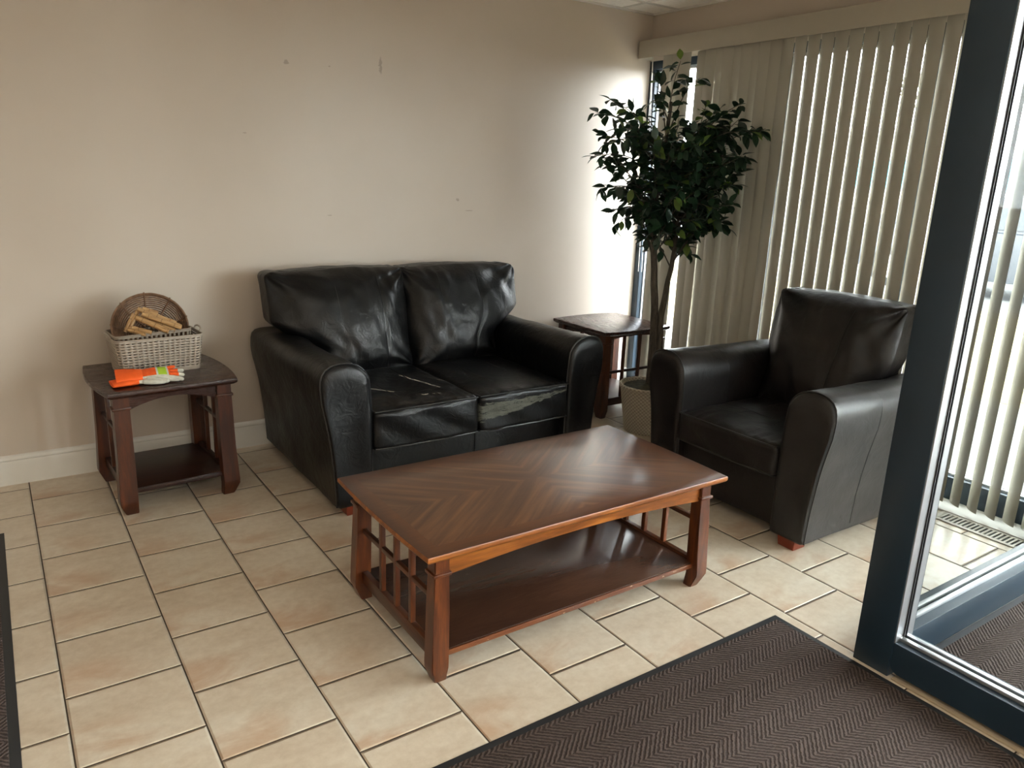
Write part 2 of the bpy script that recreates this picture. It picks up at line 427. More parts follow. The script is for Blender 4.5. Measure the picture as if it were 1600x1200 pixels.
add_box(bm, XW, XW + .15, -5.35, -5.15, 0, 2.355)
struct('wall_right', bm, M_WALL, 'beige header wall above the blinds', 'wall')
# baseboard
bm = bmesh.new()
prof = [(0, 0), (-.014, 0), (-.014, .110), (-.010, .122), (-.016, .128), (-.016, .138), (-.009, .147), (0, .150)]
add_loft(bm, [[Vector((xx, YB + a, b)) for a, b in prof] for xx in (XL, XW - 0.002)])
struct('baseboard_back', bm, M_TRIM, 'white moulded baseboard under the beige wall', 'baseboard')

# added unseen light panels that brighten the room from behind the viewer
M_LENS = bpy.data.materials.new('added_light_lens'); M_LENS.use_nodes = True
_p = M_LENS.node_tree.nodes['Principled BSDF']; _p.inputs['Emission Color'].default_value = (1.0, 0.95, 0.86, 1); _p.inputs['Emission Strength'].default_value = 2.6
for k, (fx, fy) in enumerate(((-1.9, -5.2), (.6, -4.9), (.8, -7.0))):
    tf = empty('added_light_panel', (fx, fy, HC - .045)); tag(tf, ('added unseen light panel %s' % ('behind the viewer, far left', 'nearest behind the viewer', 'farthest behind the viewer')[k]), 'added light', 'added light panels')
    bm = bmesh.new()
    for a in ((-.61, .61, -.305, -.28), (-.61, .61, .28, .305), (-.61, -.585, -.28, .28), (.585, .61, -.28, .28)): add_box(bm, a[0], a[1], a[2], a[3], -.003, .040, .002)
    obj('frame', bm, M_GRID, tf); obj('diffuser', box(-.585, .585, -.28, .28, .004, .012), M_LENS, tf)

# ---------------------------------------------------------------- glass
def glass_mat():
    t = NT('clear_window_glass'); nt = t.t; nt.nodes.remove(t.p)
    tr = t.n('ShaderNodeBsdfTransparent'); tr.inputs[0].default_value = (0.90, 0.908, 0.898, 1)
    gl = t.n('ShaderNodeBsdfGlossy'); gl.inputs['Roughness'].default_value = 0.02; gl.inputs[0].default_value = (0.9, 0.95, 1, 1)
    fr = t.n('ShaderNodeFresnel'); fr.inputs[0].default_value = 1.45
    ge = t.n('ShaderNodeNewGeometry'); ff = t.math('MULTIPLY', t.math('MULTIPLY', fr.outputs[0], 0.14), t.math('SUBTRACT', 1.0, ge.outputs['Backfacing']))
    mx = t.n('ShaderNodeMixShader'); t.l(ff, mx.inputs[0]); t.l(tr.outputs[0], mx.inputs[1]); t.l(gl.outputs[0], mx.inputs[2])
    t.l(mx.outputs[0], t.out.inputs[0]); return t.m
M_GLASS = glass_mat()

def storefront(name, axis, pos, a0, a1, mulls, label, cat, depth=0.11, z1=2.355, sill=0.13, sill0=0.0, glass_t=0.008, mw=0.06, silver_stop=True, midrail=None):
    """aluminium framed glazing in a plane; axis 'y': plane x=pos runs along y; axis 'x': plane y=pos runs along x"""
    def B(bm, s0, s1, d0, d1, za, zb, bev=0.0):
        if axis == 'y': add_box(bm, pos + d0, pos + d1, s0, s1, za, zb, bev)
        else: add_box(bm, s0, s1, pos + d0, pos + d1, za, zb, bev)
    root = empty(name, (0, 0, 0)); tag(root, label, cat, kind='structure')
    h = depth / 2
    edges = [a0] + list(mulls) + [a1]
    bm = bmesh.new(); B(bm, a0, a1, -h, h, sill0, sill, .003); obj('sill_rail', bm, M_ALU, root)
    bm = bmesh.new(); B(bm, a0, a1, -h, h, z1 - .055, z1, .003); obj('head_rail', bm, M_ALU, root)
    for e in edges:
        s0, s1 = (e, e + mw) if e == a0 else ((e - mw, e) if e == a1 else (e - mw / 2, e + mw / 2))
        bm = bmesh.new(); B(bm, s0, s1, -h + .001, h - .001, sill, z1 - .055, .003); obj('mullion', bm, M_ALU, root)
    for e0, e1 in zip(edges, edges[1:]):
        s0 = e0 + (mw if e0 == a0 else mw / 2); s1 = e1 - (mw if e1 == a1 else mw / 2)
        bm = bmesh.new(); B(bm, s0 - .004, s1 + .004, -glass_t / 2, glass_t / 2, sill - .004, z1 - .051); obj('glass_pane', bm, M_GLASS, root)
        bm = bmesh.new()   # stops and gasket round the pane
        for sg in (-1, 1):
            q0, q1 = sorted((sg * .006, sg * .022))
            B(bm, s0, s1, q0, q1, sill, sill + .013, .001); B(bm, s0, s1, q0, q1, z1 - .068, z1 - .055, .001)
            B(bm, s0, s0 + .010, q0, q1, sill, z1 - .055, .001); B(bm, s1 - .010, s1, q0, q1, sill, z1 - .055, .001)
        obj('glazing_stop', bm, M_SILVER if silver_stop else M_GASKET, root)
    return root
window = storefront('window_1', 'y', XW + .055, -2.34, YB - .005, (-0.40, 0.0 - 1.37), 'tall dark framed window behind the vertical blinds', 'window')
storefront('door_1', 'y', XW + .055, -5.15, -2.44, (-3.35, -4.27), 'dark framed glass entrance of the vestibule', 'door')
storefront('window_4', 'y', XW + .055, -7.9, -5.35, (-6.6,), 'dark framed window beyond the vestibule', 'window')

# ---------------------------------------------------------------- vestibule partition
YA = -2.39
storefront('window_2', 'x', YA, 2.39, XW - .002, (), 'glazed partition between the vestibule and the lounge', 'window', z1=HC, sill=0.125, sill0=0.0, mw=0.03, depth=0.115)
bm = bmesh.new()
XP = 2.28
add_box(bm, XP, XP + .112, -2.455, -2.330, 0, HC, .003)
post = empty('window_3'); tag(post, 'dark metal corner post and glazed front of the vestibule', 'window', kind='structure')
obj('corner_post', bm, M_ALU, post)
def B3(y0, y1, x0, x1, z0, z1, m, name, bev=.002):
    obj(name, box(x0, x1, y0, y1, z0, z1, bev), m, post)
ya, yb = -2.457, -5.2
# bottom rail with rounded near-post corner, lifted a little off the threshold
bm = bmesh.new()
prof = []
for k in range(7):
    a = PI / 2 * k / 6
    prof.append((ya - 0.028 + .028 * math.sin(a), 0.022 + .028 - .028 * math.cos(a)))
prof = [(yb, .022)] + prof + [(ya, .128), (yb, .128)]
add_loft(bm, [[Vector((xx, a, b)) for a, b in prof] for xx in (XP + .004, XP + .108)])
obj('sill_rail', bm, M_ALU, post)
B3(yb, ya, XP + .052, XP + .060, .120, HC - .05, M_GLASS, 'glass_pane', 0)
B3(yb, ya, XP + .004, XP + .108, HC - .08, HC, M_ALU, 'head_rail')
B3(-3.6, -3.54, XP + .004, XP + .108, .128, HC - .08, M_ALU, 'mullion')
bm = bmesh.new()
for xo in (.030, .0645):
    add_box(bm, XP + xo, XP + xo + .018, yb, ya, .128, .140, .001)
obj('glazing_stop', bm, M_SILVER, post)
bm = bmesh.new()     # daylight on the post's side put into silver strips, split by the black gasket
add_box(bm, XP + .004, XP + .048, -2.4585, -2.4545, .128, HC - .08)
add_box(bm, XP + .064, XP + .108, -2.4585, -2.4545, .128, HC - .08)
obj('post_lit_face', bm, M_SILVER, post)
bm = bmesh.new()
for xo in (.047, .0605):
    add_box(bm, XP + xo, XP + xo + .0045, -2.463, -2.4545, .128, HC - .08)
obj('gasket', bm, M_GASKET, post)
struct('trim_2', box(XP - .004, XP + .116, -5.3, -2.47, 0.0005, .008, .002), plain('stone_threshold', srgb(176, 160, 136), .5), 'pale threshold strip under the vestibule glazing', 'threshold')
struct('trim_3', box(XW - .16, XW - .0, -2.32, YB - .02, 0.0005, .012, .002), plain('floor_light_strip', srgb(222, 220, 214), .4), 'pale strip painted for the daylight on the floor along the window', 'sill')  # daylight coming in under the vanes, painted as a pale floor strip

# ================================================================ BLINDS
def vinyl():
    t = NT('cream_translucent_vinyl'); co = t.coord()
    t.p.inputs['Base Color'].default_value = srgb(170, 166, 154); t.rough(0.5); t.p.inputs['Specular IOR Level'].default_value = 0.25
    tl = t.n('ShaderNodeBsdfTranslucent'); tl.inputs[0].default_value = srgb(214, 210, 196)
    mx = t.n('ShaderNodeMixShader'); mx.inputs[0].default_value = 0.07
    t.l(t.p.outputs[0], mx.inputs[1]); t.l(tl.outputs[0], mx.inputs[2]); t.l(mx.outputs[0], t.out.inputs[0])
    x = t.sep(co)
    return t.m
M_VINYL = vinyl()
bl = empty('vertical_blind', (3.87, -0.82, 0.0))
tag(bl, 'cream vertical blind with long curved vanes hanging across the tall window', 'blind')
bm = bmesh.new()
add_box(bm, 3.838 - 3.87, 3.846 - 3.87, -2.31 + .82, .69 + .82, 2.358, 2.470, .0015)
add_box(bm, 3.846 - 3.87, XW - .002 - 3.87, -2.31 + .82, .69 + .82, 2.462, 2.470, .001)
add_box(bm, 3.842 - 3.87, XW - .002 - 3.87, .678 + .82, .69 + .82, 2.358, 2.466, .001)
obj('valance', bm, M_VALANCE, bl)
obj('head_track', box(-.025, .025, -2.30 + .82, .67 + .82, 2.405, 2.44, .003), M_VALANCE, bl)
rnd = random.Random(5)
def vane(yc, th_top, th_bot, z0=0.035, z1=2.40, wd=0.089, sag=0.0085, xo=0.0):
    bm = bmesh.new(); rows = 9; cols = 8; rings = []
    for i in range(rows):
        f = i / (rows - 1); z = z1 + (z0 - z1) * f
        th = th_top + (th_bot - th_top) * f; cs, sn = math.cos(th), math.sin(th)
        fr, bk = [], []
        for k in range(cols + 1):
            s = (k / cols - .5) * wd; c = -sag * (1 - (2 * s / wd) ** 2)
            for lst, dx in ((fr, -.0004), (bk, .0004)):
                X = c + dx
                lst.append(Vector((X * cs + s * sn + xo, -X * sn + s * cs + yc + .82, z)))
        rings.append(fr + bk[::-1])
    add_loft(bm, rings)
    for yy in (-1, 1):   # hem: small weight plate outline shows as two punched dots
        pass
    return obj('vane', bm, M_VINYL, bl, angle=60)
vs = []
for y, a, b in ((.415, -20, -14), (.335, -24, -16), (.275, -18, -12)): vs.append((y, a, b))
for y in (.128, .055, -.020, -.095): vs.append((y, rnd.uniform(-8, 2), rnd.uniform(-4, 9)))
for y in (-.160, -.235, -.30, -.37, -.437): vs.append((y, rnd.uniform(-12, -4), rnd.uniform(-10, 5)))
y = -.515
while y > -2.29:
    k_ = min(1, max(0, (-1.62 - y) / .25))
    vs.append((y, rnd.uniform(6, 9) + 26 * k_, rnd.uniform(10, 15) + 25 * k_)); y -= .0845
for i, (y, a, b) in enumerate(vs):
    vane(y, math.radians(a), math.radians(b), xo=(0.004 if i % 2 else -0.004) if y > -.45 else 0.0)
# pull chain
bm = bmesh.new()
pts = []
for k in range(25):
    f = k / 24; pts.append((0.02 - .03 * math.sin(f * PI) * 0, .60 + .82 - .025 * f, 2.41 - 1.50 * f))
add_tube(bm, pts, .0022, 6)
add_tube(bm, [(p[0], p[1] - .035 * math.sin(k / 24 * PI / 2), p[2]) for k, p in enumerate(pts)], .0022, 6)
obj('pull_chain', bm, M_TRIM, bl)

# floor register
reg = empty('floor_register', (3.755, -2.06, 0.0)); tag(reg, 'flat metal floor vent set in the tiles by the window', 'vent')
bm = bmesh.new()
add_box(bm, -.065, .065, -.21, -.185, .0008, .006, .001); add_box(bm, -.065, .065, .185, .21, .0008, .006, .001)
add_box(bm, -.065, -.042, -.19, .19, .0008, .006, .001); add_box(bm, .042, .065, -.19, .19, .0008, .006, .001)
obj('register_frame', bm, plain('beige_painted_metal', srgb(190, 184, 172), .4), reg)
bm = bmesh.new()
for k in range(19):
    yy = -.18 + k * .02; add_box(bm, -.044, .044, yy - .005, yy + .005, .001, .0055, .0008, 1)
obj('louvre', bm, plain('beige_painted_louvre', srgb(196, 190, 178), .4), reg)
obj('duct_shade', box(-.044, .044, -.186, .186, .0006, .0012), plain('dark_duct_shade', (.05, .05, .05, 1), .8), reg)  # flat dark sheet stands for the shade inside the duct

# ================================================================ MATS
def floor_mat(name, x0, x1, y0, y1, label, group=None):
    cx, cy = (x0 + x1) / 2, (y0 + y1) / 2; hx, hy = (x1 - x0) / 2, (y1 - y0) / 2
    root = empty(name, (cx, cy, 0)); tag(root, label, 'mat', group)
    bm = bmesh.new(); bw = .028
    prof = [(0, .0008), (0, .003), (.022, .007), (bw, .007), (bw, .0008)]
    rings = []
    for sx, sy in ((-1, -1), (1, -1), (1, 1), (-1, 1)):
        rings.append([Vector((sx * (hx - d), sy * (hy - d), z)) for d, z in prof])
    rings.append([v.copy() for v in rings[0]])
    add_loft(bm, rings, close=True, cap0=False, cap1=False); bmesh.ops.remove_doubles(bm, verts=bm.verts[:], dist=1e-5)
    obj('rubber_border', bm, M_RUBBER, root)
    obj('carpet', box(-hx + bw - .001, hx - bw + .001, -hy + bw - .001, hy - bw + .001, .0008, .0095, .003, 2), M_MAT, root)
    return root
floor_mat('floor_mat', .40, 2.262, -3.95, -2.022, 'brown herringbone entrance mat reaching the foot of the dark post')
floor_mat('floor_mat', -1.35, -.118, -2.55, .12, 'brown herringbone mat with black edge at the far left of the picture')
floor_mat('floor_mat', 2.405, 3.88, -4.7, -2.449, 'brown herringbone mat inside the glazed vestibule')

# ================================================================ SOFAS
def arm_profile(side, w_top=.245, flare=.065, h=.735, z0=.045, ex=1.0):
    """closed section of a flared, round-topped arm. x measured outward from its inner face; returns (x,z)"""
    p = []
    outer = w_top
    p.append((0.0, z0)); p.append((0.0, .20)); p.append((0.0, .40)); p.append((0.001, .52)); p.append((.006, .60))
    # round top
    for a in (165, 145, 125, 105, 88, 70, 52, 34, 16, 0):
        r = math.radians(a); cx = w_top * .5; rx = w_top * .48; cz = h - .105; rz = .105
        c_, s_ = math.cos(r), math.sin(r)
        ex_ = ex if a > 90 else min(ex, .70)
        p.append((cx + rx * math.copysign(abs(c_) ** ex_, c_) + (0.004 if a > 90 else 0), cz + rz * abs(s_) ** ex_))
    for zz, k in ((.56, .10), (.49, .32), (.42, .52), (.34, .68), (.25, .82), (.15, .94), (z0, 1.0)):
        p.append((outer - .004 - flare * k, zz))
    return [(side * a, b) for a, b in p]
def resample(p, n, smooth=True):
    # closed polyline, even spacing
    P = [Vector((a, b)) for a, b in p]; P.append(P[0].copy())
    L = [0]
    for a, b in zip(P, P[1:]): L.append(L[-1] + (b - a).length)
    out = []
    for k in range(n):
        s = L[-1] * k / n
        for i in range(len(L) - 1):
            if L[i + 1] >= s: break
        f = (s - L[i]) / max(1e-9, L[i + 1] - L[i]); out.append(P[i].lerp(P[i + 1], f))
    return out
def make_sofa(kind, W, D, seats, leath, label, cat, loc, rz, leath_seats, back_h=1.04, arm_leather=None, inner_back=None, seat_top=.50):
    root = empty(kind, loc, rz); tag(root, label, cat)
    hw, hd = W / 2, D / 2; aw = .245
    ix = hw - aw                   # inner face of the arms
    arm_leather = arm_leather or leath
    def arm(side):
        prof = arm_profile(side, aw)
        P = resample(prof, 64); PB_ = resample(arm_profile(side, aw, ex=.45), 64)
        cen = Vector((side * aw * .5, .38))
        bm = bmesh.new(); rings = []
        stations = [(-hd + .000, .55, 0), (-hd - .010, .80, 0), (-hd - .008, .93, 0), (-hd + .002, .985, 0), (-hd + .014, 1.0, 0)]
        ys = [-hd + .05 + (2 * hd - .07) * k / 22 for k in range(23)]
        for y_, s_, _ in stations:
            rings.append([Vector((side * ix + cen.x + (q.x - cen.x) * s_, y_, max(.045, cen.y + (q.y - cen.y) * s_))) for q in P])
        for k, y_ in enumerate(ys):
            f = k / 22
            dz = -.030 * f                 # arms sink a little towards the back
            ring = []
            fb = min(1, max(0, (f - .45) / .5)); fb = fb * fb * (3 - 2 * fb)
            for q, qb in zip(P, PB_):
                q = q.lerp(qb, fb)
                zz = q.y + (dz * max(0, (q.y - .4) / .33) if q.y > .4 else 0)
                nn = noise.fractal(Vector((q.x * 6 + side, y_ * 5, q.y * 6)), 1.0, 2.0, 3) * .005
                ring.append(Vector((side * ix + q.x + nn * side * (1 if abs(q.x) > aw * .5 else -1), y_, zz + nn * (1 if q.y > .6 else 0))))
            rings.append(ring)
        rings.append([Vector((side * ix + cen.x + (q.x - cen.x) * .97, hd - .004, q.y - (.03 * max(0, (q.y - .4) / .33) if q.y > .4 else 0))) for q in PB_])
        add_loft(bm, rings)
        a = obj('armrest', bm, arm_leather if side > 0 else leath, root, angle=50)
        # welt round the front panel
        bm = bmesh.new()
        path = [Vector((side * ix + cen.x + (q.x - cen.x) * 1.0, -hd + .008, max(.05, q.y))) for q in P]
        i0 = 0
        add_tube(bm, [p for p in path if p.z > .055], .0042, 6)
        obj('piping', bm, M_PIPING, a)
        # seam over the arm half-way back
        bm = bmesh.new(); yy = -hd + .34
        sm = []
        for q in P:
            if q.y < .06: continue
            f = (yy + hd) / D; zz = q.y + (-.03 * f * max(0, (q.y - .4) / .33) if q.y > .4 else 0)
            nn = noise.fractal(Vector((q.x * 6 + side, yy * 5, q.y * 6)), 1.0, 2.0, 3) * .005
            sm.append(Vector((side * ix + q.x + nn * side * (1 if abs(q.x) > aw * .5 else -1), yy, zz + nn * (1 if q.y > .6 else 0))))
        if seats == 1: 
            add_tube(bm, sm, .0022, 5); obj('seam', bm, M_PIPING, a)
    arm(-1); arm(1)
    # base front rail
    z_base = .30
    bm = cushion(ix + .01, (hd - .05), (z_base - .05) / 2, .018, (0, .0, (z_base + .05) / 2), 14, None, .002)
    base = obj('seat_base', bm, leath, root)
    if seats == 2:
        bm = bmesh.new(); add_tube(bm, [(0.02, -hd + .048, .06), (0.02, -hd + .046, .17), (0.02, -hd + .048, .29)], .0025, 6); obj('seam', bm, M_PIPING, base)
    # back frame
    bm = cushion(ix - .02, .075, .44, .05, (0, hd - .10, .48), 14, None, .003)
    obj('back_frame', bm, leath, root)
    # seat cushions
    cw = 2 * ix / seats
    z0s = .305; z1s = seat_top
    yf, yb_ = -hd - .022, hd - .33
    for s in range(seats):
        cx = -ix + cw * (s + .5)
        hy_ = (yb_ - yf) / 2; hz_ = (z1s - z0s) / 2
        def shp(q, u, s=s):
            q = q.copy()
            if u.z > 0: q.z += .022 * (1 - u.x ** 2) * (1 - u.y ** 4) * u.z - .012 * max(0, 1 - ((u.x - .1) ** 2 + (u.y) ** 2) * 1.4) * u.z
            q.y += -.012 * (1 - u.x ** 2) * (1 if u.y < -.8 else 0)
            # puckers along the front seam
            if u.y < -.55 and u.z > .3: q.z += .0035 * math.sin(q.x * 95 + math.sin(q.x * 31) * 2) * min(1, (-.55 - u.y) * 3) * min(1, (1.02 + u.y) * 9)
            if u.y < -.9: q.z += .003 * math.sin(q.x * 8 + s)
            if u.y < -.9 and abs(u.z) < .9: q.y += .0035 * math.sin(q.x * 23 + q.z * 40)
            return q
        bm = cushion(cw / 2 - .001, hy_, hz_, .028, (cx, (yf + yb_) / 2, (z0s + z1s) / 2), 34, shp, .004, s + 3, 6)
        c = obj('seat_cushion', bm, leath_seats[s], root, angle=60)
        bm = bmesh.new()
        hx_ = cw / 2 - .010
        for zz, zs in ((z1s - .006, 1), (z0s + .010, 0)):
            path = []
            for k in range(30):
                f = k / 29; X = -hx_ + 2 * hx_ * f; ux = X / (cw / 2)
                path.append((cx + X, yf + .006 - .012 * (1 - ux ** 2) - (.0), zz + zs * .004 * (1 - ux ** 2)))
            path = [(cx - hx_ - .006, yf + .06, zz)] + path + [(cx + hx_ + .006, yf + .06, zz)]
            add_tube(bm, path, .0042, 6)
        obj('piping', bm, M_PIPING, c)
        # top panel seams
        bm = bmesh.new()
        for fx in (-.36, .36):
            path = []
            for k in range(20):
                f = k / 19; u_y = -.93 + 1.7 * f
                qy = (yf + yb_) / 2 + u_y * hy_
                bx = fx
                zt = z1s + .022 * (1 - bx ** 2) * (1 - u_y ** 4) - .012 * max(0, 1 - ((bx - .1) ** 2 + u_y ** 2) * 1.4) - .0004
                path.append((cx + fx * cw / 2, qy, zt))
            add_tube(bm, path, .0016, 5)
        if seats == 1:
            path = [(cx - cw / 2 * .9 + cw * .9 * k / 15, (yf + yb_) / 2 - .02, z1s + .022 * (1 - (-.9 + 1.8 * k / 15) ** 2) - .012 * max(0, 1 - ((-.9 + 1.8 * k / 15 - .1) ** 2) * 1.4) - .0004) for k in range(16)]
            add_tube(bm, path, .0016, 5)
        obj('seam', bm, M_PIPING, c)
    # back cushions
    bwid = (2 * ix) / seats
    flare_x = inner_back
    for s in range(seats):
        cx = -ix + bwid * (s + .5)
        zb, zt = seat_top - .03, back_h
        hz_ = (zt - zb) / 2; hy_ = .145
        sgn = -1 if s == 0 else 1
        def shp(q, u, s=s, cx=cx):
            q = q.copy(); z = q.z + (zb + zt) / 2
            k = min(1, max(0, (z - .62) / .17)); k = k * k * (3 - 2 * k)
            ext = 0
            if seats == 2:
                if s == 0 and u.x < 0: ext = -u.x * -1
                if s == 1 and u.x > 0: ext = u.x
                if s == 0 and u.x < 0: ext = u.x
            else: ext = u.x
            q.x += ext * flare_x * k
            # pillow: thin towards the seams
            e_ = max(abs(u.x), abs(u.z)); q.y *= 1 - .50 * min(1, e_) ** 4
            # plumpness
            q.y -= .040 * (1 - u.x ** 2) * (1 - u.z ** 2) * (1 if u.y < 0 else .2) * abs(u.y)
            # crown of the top edge, pinched corners
            q.z += .016 * (1 - abs(u.x) ** 2.5) * max(0, u.z) + .014 * max(0, abs(u.x) - .8) * 5 * max(0, u.z)
            q.x += .010 * u.x * max(0, u.z - .7) * 3 * (abs(u.x) > .5)
            # lean
            q.y += .085 * (u.z + .2)
            front = 1 if u.y < -.2 else 0
            if front:
                # radiating folds from the top corners and the foot of the cushion
                for (ax, az, sg) in ((-1, 1, 1), (1, 1, 1.2), (-1, -1, .9), (1, -.9, 1.1)):
                    dx, dz = (u.x - ax) * 1.0, (u.z - az); d = math.hypot(dx, dz); an = math.atan2(dz, dx)
                    q.y += .016 * sg * math.sin(an * 9 + 2.1 * noise.noise(Vector((u.x * 2 + s * 5, u.z * 2, ax)))) * math.exp(-d * 2.0) * min(1, d * 5)
                q.y += .010 * noise.noise(Vector((u.x * 5.5 + u.z * 2 + s * 9, u.z * 1.6, 4))) * (1 + u.z) * .8
                for fx in (-.30, .36):
                    q.y += .007 * math.exp(-((u.x - fx) / .018) ** 2) * (1 - u.z ** 4)
            return q
        bm = cushion(bwid / 2 + .004, hy_, hz_, .040, (cx, hd - .245, (zb + zt) / 2), 52, shp, .006, s + 11, 5)
        c = obj('back_cushion', bm, leath, root, angle=75)
        bm = bmesh.new()
        for fx in (-.30, .36):
            path = []
            for k in range(26):
                uz = -.85 + 1.72 * k / 25; q0 = Vector((fx * (bwid / 2 + .004), -hy_, uz * hz_))
                q1 = shp(q0, Vector((fx, -1, uz))); n_ = noise.fractal(Vector((q0.x * 5, q0.y * 5, q0.z * 5)) + Vector(((s + 11) * 3.1, s + 11, 0)), 1.0, 2.0, 3) * .006
                path.append(q1 + Vector((cx, hd - .2475 - n_, (zb + zt) / 2)))
            add_tube(bm, path, .0018, 5)
        obj('seam', bm, M_PIPING, c)
        # piping along the top rim
        bm = bmesh.new(); path = []
        for k in range(33):
            ux = -1 + 2 * k / 32; X = ux * (bwid / 2 - .03)
            ext = ux if (seats == 1 or (s == 0 and ux < 0) or (s == 1 and ux > 0)) else 0
            X += ext * flare_x
            zz = hz_ + .016 * (1 - abs(ux) ** 2.5) + .014 * max(0, abs(ux) - .8) * 5 - .006 - .02 * max(0, abs(ux) - .9) * 10 * .6
            path.append((cx + X, hd - .245 + .085 * 1.2 - .03 - .0, (zb + zt) / 2 + zz + .004))
        add_tube(bm, path, .0045, 6)
        obj('piping', bm, M_PIPING, c)
    # feet
    for sx in (-1, 1):
        for sy in (-1, 1):
            fx = sx * (ix + .085); fy = sy * (hd - .055)
            bm = bmesh.new()
            add_loft(bm, [[Vector((fx + a * s_, fy + b * s_, z_)) for a, b in ((-.045, -.045), (.045, -.045), (.045, .045), (-.045, .045))] for z_, s_ in ((.0, .86), (.003, .9), (.052, 1.0))])
            obj('foot', bm, M_FOOTWOOD, root)
    return root
make_sofa('loveseat', 1.62, 1.08, 2, M_LEATHER, 'black leather two-seat sofa with split and peeling seat cushions', 'sofa', (1.90, .092, 0), 0,
          [M_LEATHER_CRACK, M_LEATHER_PEEL], inner_back=.20, arm_leather=M_LEATHER, back_h=1.02)
make_sofa('armchair', 1.085, .97, 1, M_LEATHER_BR, 'dark brown leather armchair with its back to the blinds', 'armchair', (3.237, -1.305, 0), -PI / 2,
          [M_LEATHER_BR], inner_back=.05, arm_leather=M_LEATHER_ARM_LIT, back_h=1.02, seat_top=.455)

# ================================================================ TABLES
def leg_bm(x, y, ox, oy, zt, w=.058, d=.05, neck=.09, flare=.012):
    """square leg with a small collar; the outer sides (ox, oy) swell below and cut in again at the foot"""
    bm = bmesh.new(); rings = []
    st = [(0.0, -.010, .74), (.004, -.008, .78), (.055, flare, 1.06), (.075, flare, 1.08), (.25, .003, 1.0), (zt - neck, -.002, .93), (zt, -.002, .93)]
    for z, off, s in st:
        hw, hd_ = w / 2 * s, d / 2 * s
        cx, cy = x + ox * off * .6, y + oy * off * .6
        rings.append([Vector((cx + a * hw, cy + b * hd_, z)) for a, b in ((-1, -1), (1, -1), (1, 1), (-1, 1))])
    add_loft(bm, rings)
    bmesh.ops.bevel(bm, geom=[e for e in bm.edges if abs((e.verts[0].co - e.verts[1].co).z) > .003], offset=.003, segments=2, affect='EDGES')
    add_box(bm, x - w / 2 - .004, x + w / 2 + .004, y - d / 2 - .004, y + d / 2 + .004, zt - neck - .006, zt - neck + .006, .003, 2)
    return bm
def bowed_top(hx, hy, z0, z1, bow, n=14):
    def outline(inset):
        pts = []
        X, Y = hx - inset, hy - inset
        for k in range(n + 1):
            f = k / n; pts.append((X + bow * (1 - (2 * f - 1) ** 2), -Y + 2 * Y * f))
        for k in range(n + 1):
            f = k / n; pts.append((-X - bow * (1 - (2 * f - 1) ** 2), Y - 2 * Y * f))
        return pts
    bm = bmesh.new()
    rings = [[Vector((a, b, z)) for a, b in outline(i)] for i, z in ((.016, z0), (.004, z0 + .008), (0, z0 + .014), (0, z1 - .005), (.0015, z1 - .0015), (.005, z1))]
    add_loft(bm, rings)
    bm.normal_update()
    for f in bm.faces:
        if abs(f.normal.z) < .7 or f.calc_center_median().z < z1 - .008: f.material_index = 1
    return bm
def apron_bm(x0, x1, y, th, z_end, z_mid, zt, axis='x'):
    bm = bmesh.new(); n = 18; rings = []
    for k in range(n + 1):
        f = k / n; x = x0 + (x1 - x0) * f; zb = z_end + (z_mid - z_end) * (1 - (2 * f - 1) ** 2)
        q = [(y - th / 2, zb), (y + th / 2, zb), (y + th / 2, zt), (y - th / 2, zt)]
        rings.append([Vector((x, a, b)) if axis == 'x' else Vector((a, x, b)) for a, b in q])
    add_loft(bm, rings); return bm
def make_table(kind, loc, rz, hx, hy, H, legx, legy, lw, ld, bow, zcol, shelf_z, bars, hbar, label, mats, ap_end, ap_mid, tth=.030):
    root = empty(kind, loc, rz); tag(root, label, 'table')
    mtop, mleg, mapron, mshelf, medge, mbar = mats
    obj('tabletop', bowed_top(hx, hy, H - tth, H, bow), [mtop, mapron], root, angle=30)
    zt = H - tth
    for sx in (-1, 1):
        for sy in (-1, 1):
            obj('leg', leg_bm(sx * (legx - lw / 2), sy * (legy - ld / 2), sx, sy, zt, lw, ld, zt - zcol), mleg, root, angle=30)
    for sy in (-1, 1):
        obj('apron', apron_bm(-legx + lw, legx - lw, sy * (legy - ld / 2 - .0), .022, ap_end, ap_mid, zt), mapron, root)
    for sx in (-1, 1):
        xm = sx * (legx - lw / 2)
        obj('end_apron', apron_bm(-legy + ld, legy - ld, xm, .022, zt - .035, zt - .022, zt, 'y'), mleg, root)
        fr = obj('end_rail', box(xm - .011, xm + .011, -legy + ld - .002, legy - ld + .002, shelf_z - .028, shelf_z + .022, .002), mbar, root)
        obj('lattice_rail', box(xm - .008, xm + .008, -legy + ld - .002, legy - ld + .002, hbar - .009, hbar + .009, .002), mbar, root)
        for b in bars:
            obj('lattice_bar', box(xm - .009, xm + .009, b - .010, b + .010, shelf_z + .020, zt - .02, .002), mleg, root)
    sh = obj('lower_shelf', box(-legx + lw / 2 + .012, legx - lw / 2 - .012, -legy + ld * .45, legy - ld * .45, shelf_z - .010, shelf_z + .010, .002), mshelf, root)
    for sy in (-1, 1):
        yy = sy * (legy - ld * .42); obj('shelf_edging', box(-legx + lw - .004, legx - lw + .004, min(yy, yy + sy * .006), max(yy, yy + sy * .006), shelf_z - .011, shelf_z + .008, .002), medge, sh)
    return root
make_table('coffee_table', (1.578, -1.405, 0), 0, .650, .352, .475, .610, .318, .056, .052, .010, .385, .094, (-.115, 0, .115), .282,
           'low cherry wood coffee table with a chevron veneer top in front of the sofa', (M_TOPCT, M_WOODZ, M_APRON, M_SHELF, M_EDGE, M_WOODY), .372, .398)
SM = (M_DTOP, M_DLEG, M_DTOP, M_DDARK, M_DDARK, M_DDARK)
